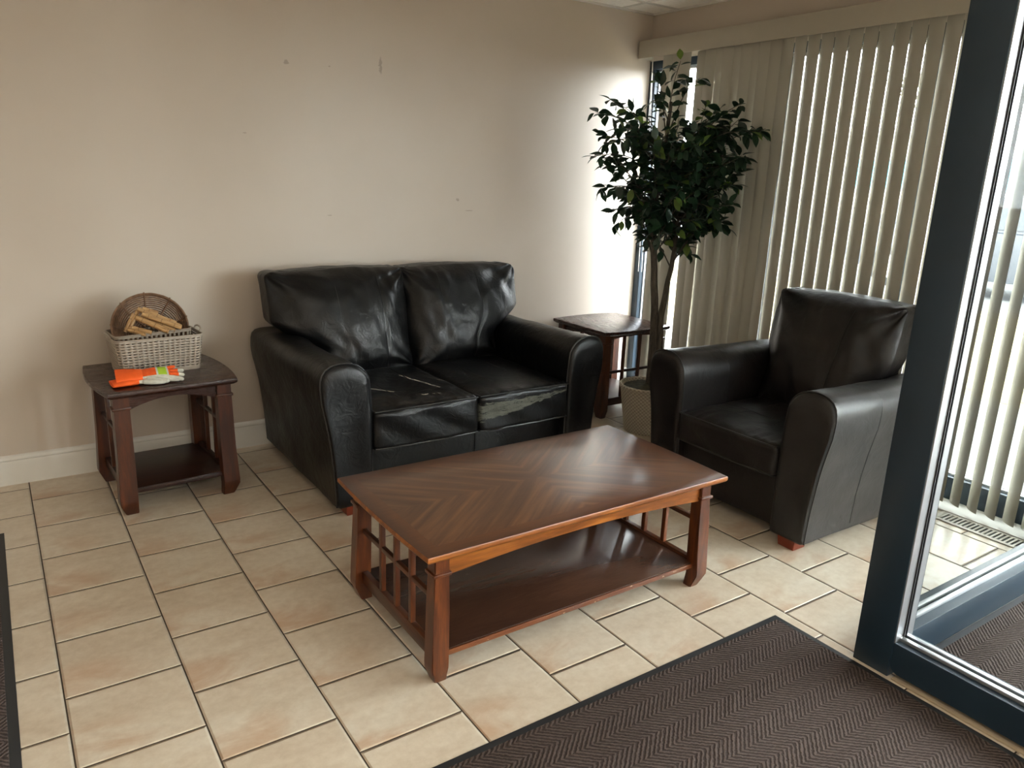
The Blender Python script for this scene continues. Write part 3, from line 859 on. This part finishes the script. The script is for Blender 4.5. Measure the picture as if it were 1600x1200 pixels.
make_table('end_table', (.578, .325, 0), math.radians(3.5), .278, .292, .590, .258, .265, .070, .055, .030, .507, .108, (-.07, .07), .36,
           'dark end table under the baskets and gloves, left of the sofa', SM, .495, .535)
make_table('end_table', (3.492, .385, 0), math.radians(90), .278, .292, .600, .258, .265, .070, .055, .030, .512, .108, (-.07, .07), .31,
           'dark end table in the window corner behind the potted tree', SM, .505, .545)

# ================================================================ TREE
tree = empty('potted_ficus', (3.345, -.165, 0)); tag(tree, 'artificial ficus tree in a cream woven pot beside the window', 'plant')
def pot_mat():
    t = NT('cream_woven_basket'); xyz = t.sep(t.coord())
    ang = t.math('ARCTAN2', xyz[1], xyz[0])
    u = t.math('MULTIPLY', ang, 40 / (2 * PI)); v = t.math('MULTIPLY', xyz[2], 85.0)
    a = t.math('SINE', t.math('MULTIPLY', u, 2 * PI)); b = t.math('SINE', t.math('MULTIPLY', v, PI))
    s = t.math('ADD', t.math('MULTIPLY', t.math('MULTIPLY', a, b), .5), .5)
    t.base(t.mix(s, srgb(168, 158, 140), srgb(214, 205, 186))); t.rough(.7); t.bump(s, .8, .006); return t.m
bm = bmesh.new()
add_lathe(bm, [(.122, 0), (.128, .004), (.135, .05), (.158, .20), (.170, .285), (.178, .292), (.180, .305), (.174, .312), (.165, .310), (.160, .29), (.150, .26), (.02, .262)], 48)
obj('pot', bm, pot_mat(), tree)
M_MOSS = plain('dark_moss', srgb(60, 58, 44), .95, var=.4, nscale=40, bump=1.0)
bm = bmesh.new()
rings = []
for r_, z_ in ((.162, .27), (.150, .292), (.11, .303), (.06, .311), (.02, .315)):
    rings.append([Vector((r_ * math.cos(2 * PI * k / 40), r_ * math.sin(2 * PI * k / 40), z_ + .008 * noise.noise(Vector((r_ * 40, k * .7, 1))))) for k in range(40)])
add_loft(bm, rings); obj('moss', bm, M_MOSS, tree)
def bark():
    t = NT('grey_brown_bark'); co = t.coord()
    n = t.noise(t.mapping(co, (30, 30, 6)), 2.0, 5, .65); t.base(t.ramp(n, [(.3, srgb(44, 40, 36)), (.7, srgb(98, 90, 80))])); t.rough(.85); t.bump(n, .8, .006); return t.m
M_BARK = bark()
o3 = Vector((3.345, -.165, 0))
stemA = [Vector(p) - o3 for p in ((3.372, -.16, .27), (3.374, -.155, .50), (3.362, -.155, .76), (3.330, -.15, 1.03), (3.292, -.15, 1.33), (3.30, -.16, 1.58), (3.33, -.16, 1.82), (3.35, -.15, 2.0))]
stemB = [Vector(p) - o3 for p in ((3.410, -.175, .27), (3.400, -.175, .50), (3.398, -.175, .72), (3.430, -.17, .90), (3.475, -.16, 1.10), (3.49, -.155, 1.28), (3.47, -.16, 1.52), (3.50, -.17, 1.75))]
def smooth_path(P, n):
    out = []
    for i in range(len(P) - 1):
        p0, p1, p2, p3 = P[max(i - 1, 0)], P[i], P[i + 1], P[min(i + 2, len(P) - 1)]
        for k in range(n):
            t_ = k / n
            out.append(.5 * ((2 * p1) + (-p0 + p2) * t_ + (2 * p0 - 5 * p1 + 4 * p2 - p3) * t_ ** 2 + (-p0 + 3 * p1 - 3 * p2 + p3) * t_ ** 3))
    out.append(P[-1]); return out
for S, r0 in ((stemA, .030), (stemB, .025)):
    bm = bmesh.new(); P = smooth_path(S, 6)
    P = [p + Vector((noise.noise(p * 9) * .006, noise.noise(p * 9 + Vector((5, 0, 0))) * .006, 0)) for p in P]
    n_ = len(P)
    add_tube(bm, P, [max(.006, r0 * (1 - .72 * i / n_)) * (1 + .10 * noise.noise(Vector((i * .8, r0 * 90, 0)))) for i in range(n_)], 12)
    obj('trunk', bm, M_BARK, tree)
rl = random.Random(21)
prof_z = [(1.17, .12), (1.28, .30), (1.42, .40), (1.56, .45), (1.70, .47), (1.84, .46), (1.94, .38), (2.02, .24), (2.12, .10)]
def rad_at(z):
    for (a, ra), (b, rb) in zip(prof_z, prof_z[1:]):
        if a <= z <= b: return ra + (rb - ra) * (z - a) / (b - a)
    return .05
twigs = []
PA, PB = smooth_path(stemA, 6), smooth_path(stemB, 6)
VIEW = Vector((.70, .71, 0)); SIDE = Vector((.71, -.70, 0))
for k in range(125):
    z = rl.choice((rl.uniform(1.20, 2.02), rl.uniform(1.32, 1.9)))
    an = rl.uniform(0, 2 * PI); rr = rad_at(z) * (rl.uniform(.25, 1) ** .5)
    e = Vector((.085 + rr * math.cos(an), -.02 + rr * math.sin(an), z))
    if e.x > .43: e.x = .43 - rl.random() * .05
    S = PA if (e - Vector((-.03, 0, z))).length < (e - Vector((.14, 0, z))).length else PB
    cand = [p for p in S if p.z < z - .03 and p.z > 1.0]
    s = rl.choice(cand[-10:]) if cand else S[-1]
    twigs.append((s, e))
for s, e in (((3.33, -.15, 1.75), (3.42, -.13, 2.23)), ((3.34, -.15, 1.8), (3.50, -.22, 2.14)), ((3.33, -.15, 1.82), (3.28, -.12, 2.10)), ((3.48, -.17, 1.6), (3.78, -.50, 1.87)), ((3.48, -.17, 1.6), (3.70, -.44, 1.70)),
             ((3.31, -.15, 1.7), (2.93, .02, 1.92)), ((3.31, -.15, 1.6), (2.94, .02, 1.68)), ((3.31, -.15, 1.7), (2.99, -.03, 1.99)), ((3.3, -.15, 1.5), (3.0, .02, 1.50)), ((3.31, -.15, 1.6), (2.95, -.02, 1.80)),
             ((3.48, -.17, 1.3), (3.55, -.22, 1.13)), ((3.48, -.17, 1.35), (3.70, -.36, 1.30)), ((3.29, -.15, 1.4), (3.10, -.02, 1.29)), ((3.48, -.17, 1.7), (3.66, -.40, 2.0))):
    twigs.append((Vector(s) - o3, Vector(e) - o3))
bmT = bmesh.new(); bmL = bmesh.new()
def add_leaf(bm, base, d, up, L, Wd, mi):
    d = d.normalized(); s = d.cross(up); s = s.normalized() if s.length > 1e-4 else d.orthogonal().normalized(); n = s.cross(d)
    prof = [(0, 0), (.12, .42), (.32, .92), (.52, 1.0), (.72, .74), (.88, .34), (1.0, 0)]
    mid, le, ri = [], [], []
    for t_, w_ in prof:
        droop = -.16 * L * t_ * t_
        c = base + d * (L * t_) + n * droop
        mid.append(bm.verts.new(c))
        if 0 < t_ < 1:
            le.append(bm.verts.new(c + s * (Wd * w_ / 2) + n * (.12 * Wd * w_))); ri.append(bm.verts.new(c - s * (Wd * w_ / 2) + n * (.12 * Wd * w_)))
    def f(*v): bm.faces.new(v).material_index = mi
    for side in (le, ri):
        f(mid[0], mid[1], side[0])
        for i in range(len(side) - 1): f(mid[i + 1], mid[i + 2], side[i + 1], side[i])
        f(mid[-2], mid[-1], side[-1])
for s, e in twigs:
    mid = s.lerp(e, .55) + Vector((rl.uniform(-.03, .03), rl.uniform(-.03, .03), .05 * (1 if e.z > s.z else .4)))
    P = smooth_path([s, mid, e], 5)
    add_tube(bmT, P, [.0045 - .0033 * i / (len(P) - 1) for i in range(len(P))], 5)
    L = (e - s).length; nl = int(6 + L / .036)
    for k in range(nl):
        f = .25 + .75 * k / (nl - 1) if nl > 1 else 1
        q = P[min(len(P) - 1, int(f * (len(P) - 1)))].lerp(P[min(len(P) - 1, int(f * (len(P) - 1)) + 1)], (f * (len(P) - 1)) % 1)
        dd = (e - s).normalized()
        out = Vector((rl.gauss(0, 1), rl.gauss(0, 1), rl.gauss(-.15, .6))).normalized()
        d = (dd * .5 + out * .8 + Vector((0, 0, -.35))).normalized()
        ll = rl.uniform(.062, .090)
        if q.x + d.x * ll > .475: d.x = -abs(d.x)
        add_leaf(bmL, q + d * .008, d, Vector((rl.gauss(0, .5), rl.gauss(0, .5), 1)).normalized(), ll, ll * rl.uniform(.48, .60), 1 if rl.random() < .07 else 0)
obj('twigs', bmT, M_BARK, tree)
def leaf_mat(name, c1, c2, tr):
    t = NT(name); co = t.coord(); n = t.noise(co, 9, 2)
    t.base(t.ramp(n, [(.35, c1), (.65, c2)])); t.rough(.42); t.p.inputs['Specular IOR Level'].default_value = .4
    tl = t.n('ShaderNodeBsdfTranslucent'); tl.inputs[0].default_value = tuple(min(1, c * 1.6) for c in c2[:3]) + (1,)
    mx = t.n('ShaderNodeMixShader'); mx.inputs[0].default_value = tr
    t.l(t.p.outputs[0], mx.inputs[1]); t.l(tl.outputs[0], mx.inputs[2]); t.l(mx.outputs[0], t.out.inputs[0]); return t.m
obj('foliage', bmL, [leaf_mat('ficus_leaf', srgb(22, 44, 32), srgb(36, 62, 40), .12), leaf_mat('backlit_ficus_leaf', srgb(70, 98, 44), srgb(104, 126, 60), .3)], tree, angle=60)  # a few leaves get a paler colour for light shining through them

# ================================================================ BASKETS ON THE LEFT TABLE
ZT = .590
def basket_wall(hx, hy, h, r, taper, cols, rows, sx, sy, z0=.0, skip_top=.0, rimh=.012):
    """slotted plastic wall: faces left out make the slots; sx, sy = bar share of a column / row"""
    def pt(s, z):
        per = [(2 * (hx - r)), (PI / 2 * r), (2 * (hy - r)), (PI / 2 * r)] * 2
        Ltot = 4 * (hx - r) + 4 * (hy - r) + 2 * PI * r; d = (s % 1.0) * Ltot
        segs = [('l', (-(hx - r), -hy), (1, 0), 2 * (hx - r)), ('a', (hx - r, -(hy - r)), -90, PI / 2 * r), ('l', (hx, -(hy - r)), (0, 1), 2 * (hy - r)), ('a', (hx - r, hy - r), 0, PI / 2 * r),
                ('l', (hx - r, hy), (-1, 0), 2 * (hx - r)), ('a', (-(hx - r), hy - r), 90, PI / 2 * r), ('l', (-hx, hy - r), (0, -1), 2 * (hy - r)), ('a', (-(hx - r), -(hy - r)), 180, PI / 2 * r)]
        for sg in segs:
            if d <= sg[3] + 1e-9:
                if sg[0] == 'l': x, y = sg[1][0] + sg[2][0] * d, sg[1][1] + sg[2][1] * d
                else:
                    a = math.radians(sg[2]) + d / r; x, y = sg[1][0] + r * math.cos(a), sg[1][1] + r * math.sin(a)
                break
            d -= sg[3]
        k = 1 - taper * (1 - z / h)
        return Vector((x * k, y * k, z))
    us = []
    for c in range(cols):
        us += [(c / cols, 0), ((c + sx) / cols, 1)]
    zs = [(0.0, 0)]; m0, m1 = .012, h - rimh
    for r_ in range(rows):
        a = m0 + (m1 - m0) * r_ / rows; zs += [(a, 0), (a + (m1 - m0) / rows * sy, 1)]
    zs += [(m1, 0), (h, 0)]
    bm = bmesh.new()
    V = [[bm.verts.new(pt(u[0], z[0])) for u in us] for z in zs]
    for i in range(len(zs) - 1):
        for j in range(len(us)):
            if us[j][1] == 1 and zs[i][1] == 1: continue
            k = (j + 1) % len(us); bm.faces.new((V[i][j], V[i][k], V[i + 1][k], V[i + 1][j]))
    bm.faces.new([V[0][j] for j in range(len(us))])
    rim = [pt(k / 90, h) for k in range(90)]
    return bm, rim
M_BASKET = plain('pale_grey_plastic', srgb(160, 148, 134), .45, var=.03)
M_BASKET2 = plain('grey_beige_plastic', srgb(136, 124, 110), .5, var=.04)
bk = empty('storage_basket', (.585, .405, ZT), math.radians(4)); bk.location.z += .0015; tag(bk, 'pale grey slotted plastic basket standing on the end table', 'basket')
bm, rim = basket_wall(.197, .122, .168, .035, .09, 50, 11, .40, .62)
o = obj('basket_body', bm, M_BASKET, bk); sm = o.modifiers.new('thick', 'SOLIDIFY'); sm.thickness = .0028; sm.offset = 0
bm = bmesh.new()
add_tube(bm, rim, .0042, 8, closed=True); obj('rim', bm, M_BASKET, bk)
for sx in (-1, 1):
    bm = bmesh.new()
    add_tube(bm, [(sx * .196, -.045, .166), (sx * .206, -.042, .182), (sx * .210, -.02, .188), (sx * .210, .02, .188), (sx * .206, .042, .182), (sx * .196, .045, .166)], .005, 8)
    obj('handle', bm, M_BASKET, bk)
bk2 = empty('storage_basket', (.568, .400, ZT + .052), math.radians(5)); tag(bk2, 'darker grey basket with upright slots nested inside the pale one', 'basket')
bk2.rotation_euler = (math.radians(0), math.radians(-2.0), math.radians(5))
bm, rim = basket_wall(.172, .098, .142, .03, .10, 50, 2, .45, .35)
o = obj('basket_body', bm, M_BASKET2, bk2); sm = o.modifiers.new('thick', 'SOLIDIFY'); sm.thickness = .0026; sm.offset = 0
bm = bmesh.new(); add_tube(bm, rim, .0042, 8, closed=True); obj('rim', bm, M_BASKET2, bk2)
# round wicker bowl on edge
wk = empty('wicker_bowl', (.572, .405, .795)); tag(wk, 'round brown wicker bowl standing on edge in the nested baskets', 'bowl')
wk.rotation_euler = (math.radians(62), 0, math.radians(-6))
M_WICK = plain('brown_wicker', srgb(118, 88, 66), .6, var=.3, nscale=60, bump=.5)
bm = bmesh.new(); RB = .166
nring = 17
for k in range(nring):
    f = k / (nring - 1); a = f * PI * .42
    rr = RB * math.cos(a) * 1.0; zz = -.085 * math.sin(a) * 1.1
    rr = RB - (RB - .035) * f ** 1.25; zz = -.075 * min(1, f * 1.9) ** .8
    add_tube(bm, [(rr * math.cos(2 * PI * j / 56), rr * math.sin(2 * PI * j / 56), zz + .0015 * math.sin(j * 2.1 + k)) for j in range(56)], .0040 if k else .0056, 6, closed=True)
obj('coil', bm, M_WICK, wk)
bm = bmesh.new()
for j in range(9):
    a = 2 * PI * j / 9 + .25; pts = []
    for k in range(10):
        f = k / 9; rr = RB + .004 - (RB - .02) * f ** 1.25; zz = .004 - .075 * min(1, f * 1.9) ** .8
        pts.append((rr * math.cos(a), rr * math.sin(a), zz + .003))
    add_tube(bm, pts, .0042, 6)
obj('rib', bm, M_WICK, wk)
# bamboo sticks
def bamboo_mat():
    t = NT('dried_bamboo'); co = t.coord(); z = t.sep(co)[2]
    n = t.noise(t.mapping(co, (60, 60, 9)), 2, 4); c = t.ramp(n, [(.3, srgb(138, 100, 60)), (.7, srgb(200, 162, 112))])
    k = t.math('SUBTRACT', 1.0, t.smooth(t.math('ABSOLUTE', t.math('SUBTRACT', t.math('FRACT', t.math('MULTIPLY', t.math('ADD', z, 1.0), 17.0)), .5)), .0, .05))
    t.base(t.mix(t.math('MULTIPLY', k, .7), c, srgb(92, 60, 34))); t.rough(.4); return t.m
M_BAMBOO = bamboo_mat()
sticks = [((.515, .355, .893), (.672, .325, .818), .0115), ((.528, .330, .872), (.690, .300, .800), .0105), ((.505, .345, .855), (.632, .292, .788), .0125), ((.535, .355, .848), (.665, .315, .785), .011),
          ((.520, .365, .888), (.470, .335, .800), .0085), ((.498, .360, .872), (.452, .340, .792), .008), ((.480, .325, .812), (.560, .300, .786), .010), ((.465, .330, .802), (.530, .290, .782), .009),
          ((.540, .370, .870), (.700, .350, .795), .0105), ((.536, .352, .895), (.600, .345, .868), .009)]
names = ['topmost bamboo stick slanting across the wicker bowl', 'second bamboo stick under the topmost one, reaching furthest right', 'thick bamboo stick nearest the viewer in the bundle', 'bamboo stick tucked behind the thick front one',
         'thin bamboo stick sloping down to the left from the peak of the bundle', 'leftmost thin bamboo stick of the bundle', 'short low bamboo stick lying at the left rim', 'lowest short bamboo stick at the left rim',
         'rear bamboo stick lying against the wicker coils', 'short bamboo stick at the peak of the bundle']
for (a, b, r_), nm in zip(sticks, names):
    a, b = Vector(a), Vector(b); L = (b - a).length; n_ = 15; bm = bmesh.new()
    P = [Vector((0, 0, L * k / (n_ - 1))) for k in range(n_)]
    add_tube(bm, P, [r_ * (1.12 if k % 5 == 2 else 1.0) for k in range(n_)], 10)
    o = obj('bamboo_stick', bm, M_BAMBOO); o.location = a; o.rotation_euler = (b - a).to_track_quat('Z', 'Y').to_euler()
    tag(o, nm, 'stick', 'bamboo sticks in the wicker bowl')

# ================================================================ GLOVES
def glove_mat(name):
    t = NT(name); co = t.coord(); x, y, z = t.sep(co)
    n = t.noise(co, 60, 3)
    org = t.mix(n, srgb(225, 70, 12), srgb(252, 112, 36)); wht = t.mix(n, srgb(176, 174, 160), srgb(222, 222, 210)); lime = srgb(170, 205, 50)
    silver = srgb(200, 204, 196)
    top = t.smooth(t.math('ADD', z, t.math('MULTIPLY', t.math('SUBTRACT', n, .5), .004)), .011, .014)
    backhand = t.math('MULTIPLY', top, t.math('LESS_THAN', x, .160))
    backhand = t.math('MULTIPLY', backhand, t.math('GREATER_THAN', y, -.030))
    c = t.mix(backhand, wht, org)
    band = t.math('MULTIPLY', t.math('GREATER_THAN', x, .066), t.math('LESS_THAN', x, .118))
    core = t.math('MULTIPLY', t.math('GREATER_THAN', x, .074), t.math('LESS_THAN', x, .110))
    band = t.math('MULTIPLY', band, backhand)
    c = t.mix(band, c, t.mix(core, silver, lime))
    t.base(c); t.rough(.8); t.bump(t.noise(co, 150, 3), .4, .002); return t.m
M_GLOVE = glove_mat('orange_white_work_glove'); M_CUFF = plain('orange_canvas', srgb(248, 96, 24), .75, var=.12, nscale=20, bump=.4)
def ell_tube(bm, P, R, n=14):
    P = [Vector(p) for p in P]; rings = []
    for i, p in enumerate(P):
        d = (P[min(i + 1, len(P) - 1)] - P[max(i - 1, 0)]).normalized(); s = Vector((-d.y, d.x, 0)).normalized(); u = d.cross(s) * -1
        u = s.cross(d) if s.cross(d).z > 0 else d.cross(s)
        a, b = R[i]; rings.append([p + s * (a * math.cos(2 * PI * k / n)) + u * (b * math.sin(2 * PI * k / n)) for k in range(n)])
    add_loft(bm, rings)
def make_glove(loc, rot, label, curl=0.0, flat=1.0):
    root = empty('work_glove', loc); root.rotation_euler = rot; tag(root, label, 'glove', 'work gloves')
    bm = bmesh.new()
    ell_tube(bm, [(-.012, 0, .016), (.0, 0, .016), (.03, 0, .017), (.06, 0, .018), (.09, 0, .018), (.115, .0, .017), (.128, 0, .016)], [(.030, .010), (.037, .013), (.041, .015), (.046, .017), (.048, .017), (.046, .014), (.030, .008)])
    F = [(.035, .105, .050, .0095), (.0125, .12, .068, .0100), (-.011, .12, .066, .0102), (-.034, .112, .066, .0105)]
    for (fy, fx, L, r_) in F:
        sp = fy * .55
        P = [(fx - .02, fy * .9, .016), (fx + L * .3, fy + sp * .3, .017), (fx + L * .65, fy + sp * .65, .0155), (fx + L * .92, fy + sp, .0135), (fx + L, fy + sp, .013)]
        ell_tube(bm, P, [(r_, r_), (r_, r_ * 1.02), (r_, r_), (r_ * .85, r_ * .85), (r_ * .35, r_ * .35)])
    ell_tube(bm, [(.03, -.03, .016), (.058, -.047, .016), (.085, -.056, .0145), (.108, -.060, .0135), (.116, -.061, .013)], [(.015, .012), (.014, .013), (.0125, .012), (.010, .010), (.004, .004)])
    g = obj('glove_body', bm, M_GLOVE, root)
    rm = g.modifiers.new('join', 'REMESH'); rm.mode = 'VOXEL'; rm.voxel_size = .0020; rm.use_smooth_shade = True
    smn = g.modifiers.new('soft', 'SMOOTH'); smn.iterations = 3; smn.factor = .5
    bm = bmesh.new()
    ell_tube(bm, [(-.098, .002, .0145), (-.09, .002, .0145), (-.06, .001, .016), (-.03, 0, .017), (.006, 0, .0165), (.010, 0, .0165)], [(.052, .010), (.053, .0115), (.050, .014), (.045, .0155), (.040, .0150), (.036, .013)], 20)
    obj('cuff', bm, M_CUFF, root)
    return root
make_glove((.470, .150, ZT + .025), (math.radians(19), math.radians(2), math.radians(-3)), 'upper of the two orange and white work gloves, lime stripe across its back')
make_glove((.448, .132, ZT + .0005), (0, 0, math.radians(4)), 'under glove, its orange cuff sticking out at the left')

# ================================================================ OUTSIDE
def ground(name, x0, x1, y0, y1, z, m, label): struct(name, box(x0, x1, y0, y1, z - .1, z), m, label, 'ground')
M_CONC = plain('concrete', srgb(100, 99, 95), .85, var=.08, nscale=4, bump=.3)
ground('trim_4', XW + .121, 6.35, -30, 30, -.02, M_CONC, 'concrete walk outside the window')
M_GRASS = plain('dry_winter_grass', srgb(104, 95, 68), .95, var=.45, nscale=9, bump=1.0)
ground('trim_5', 6.351, 11.2, -30, 30, -.025, M_GRASS, 'strip of dry yellow grass outside')
ground('trim_6', 11.201, 90, -60, 80, -.06, plain('asphalt', srgb(90, 92, 94), .9, var=.1, nscale=6), 'grey parking lot beyond the grass')
def make_car(loc, rz, col, label):
    root = empty('parked_car', loc, rz); tag(root, label, 'car')
    paint = plain('car_paint', col, .25, var=.02); gl = plain('tinted_glass', (.02, .025, .03, 1), .08); tyre = plain('tyre', (.015, .015, .015, 1), .85); hub = plain('wheel_rim', (.5, .5, .52, 1), .3, metal=.8)
    bm = bmesh.new()
    prof = [(-2.25, .35), (-2.28, .75), (-2.15, .95), (-1.0, 1.02), (1.75, 1.05), (2.2, .98), (2.3, .70), (2.28, .35), (1.95, .28), (-1.95, .28)]
    add_loft(bm, [[Vector((x_ * s_, y_, (z_ - .6) * s_ + .6)) for x_, z_ in prof] for y_, s_ in ((-.90, .97), (-.86, 1.0), (.86, 1.0), (.90, .97))])
    obj('body', bm, paint, root)
    bm = bmesh.new()
    cab = [(-1.05, 1.0), (-.45, 1.50), (.1, 1.58), (1.3, 1.56), (1.95, 1.05)]
    add_loft(bm, [[Vector((x_, y_ * (1 - .16 * max(0, (z_ - 1.0) / .58)), z_)) for x_, z_ in cab] for y_ in (-.82, .82)])
    cb = obj('cabin', bm, paint, root)
    for sy in (-1, 1):
        for x0, x1, xa, xb in ((-.85, .15, -.40, .15), (.25, 1.15, .25, 1.15), (1.22, 1.75, 1.22, 1.42)):
            q = [Vector((x0, sy * .815, 1.07)), Vector((x1, sy * .815, 1.07)), Vector((xb, sy * .715, 1.47)), Vector((xa, sy * .715, 1.47))]
            q2 = [p + Vector((0, sy * .012, 0)) for p in q]; bm = bmesh.new(); add_loft(bm, [q, q2]); obj('side_window', bm, gl, root)
    for sx in (-1.4, 1.45):
        for sy in (-1, 1):
            bm = bmesh.new()
            rings = [[Vector((sx + r_ * math.cos(2 * PI * k / 28), sy * y_, .33 + r_ * math.sin(2 * PI * k / 28))) for k in range(28)] for r_, y_ in ((.28, .70), (.33, .72), (.33, .90), (.30, .92))]
            add_loft(bm, rings); wl = obj('wheel', bm, tyre, root)
            bm = bmesh.new(); rings = [[Vector((sx + r_ * math.cos(2 * PI * k / 28), sy * y_, .33 + r_ * math.sin(2 * PI * k / 28))) for k in range(28)] for r_, y_ in ((.21, .90), (.19, .93), (.05, .925))]
            add_loft(bm, rings); obj('rim', bm, hub, wl)
    return root
make_car((13.6, 2.3, -.06), math.radians(90), (.03, .035, .045, 1), 'dark parked car beyond the dry grass')
make_car((20.5, 5.8, -.06), math.radians(90), (.35, .42, .48, 1), 'pale blue-grey car parked behind the dark one')
hb = empty('roadside_building', (44, 16, -.06)); tag(hb, 'low pale building with a turquoise sign band across the street', 'building')
obj('wall', box(0, 12, -14, 14, 0, 4.5), plain('pale_render', srgb(170, 170, 168), .8), hb)
obj('sign_band', box(-.15, 0, -10, 9, 1.6, 3.2), plain('turquoise_panel', srgb(60, 130, 146), .5), hb)
obj('roof', box(-.4, 12.4, -14.4, 14.4, 4.5, 4.9), plain('grey_roof', srgb(150, 150, 150), .8), hb)
tr = empty('bare_tree', (24, 8.2, -.06)); tag(tr, 'leafless tree standing beyond the parked cars', 'tree')
bm = bmesh.new(); rt = random.Random(3)
def branch(p, d, L, r, depth):
    q = p + d * L; m_ = p.lerp(q, .5) + Vector((rt.uniform(-1, 1), rt.uniform(-1, 1), 0)) * L * .05
    add_tube(bm, [p, m_, q], [r, r * .85, r * .7], 6)
    if depth == 0: return
    for k in range(3):
        nd = (d + Vector((rt.uniform(-.7, .7), rt.uniform(-.7, .7), rt.uniform(-.1, .4)))).normalized()
        branch(p.lerp(q, rt.uniform(.6, 1)), nd, L * .72, r * .6, depth - 1)
branch(Vector((0, 0, 0)), Vector((0, 0, 1)), 2.4, .14, 5)
obj('branches', bm, M_BARK, tr)
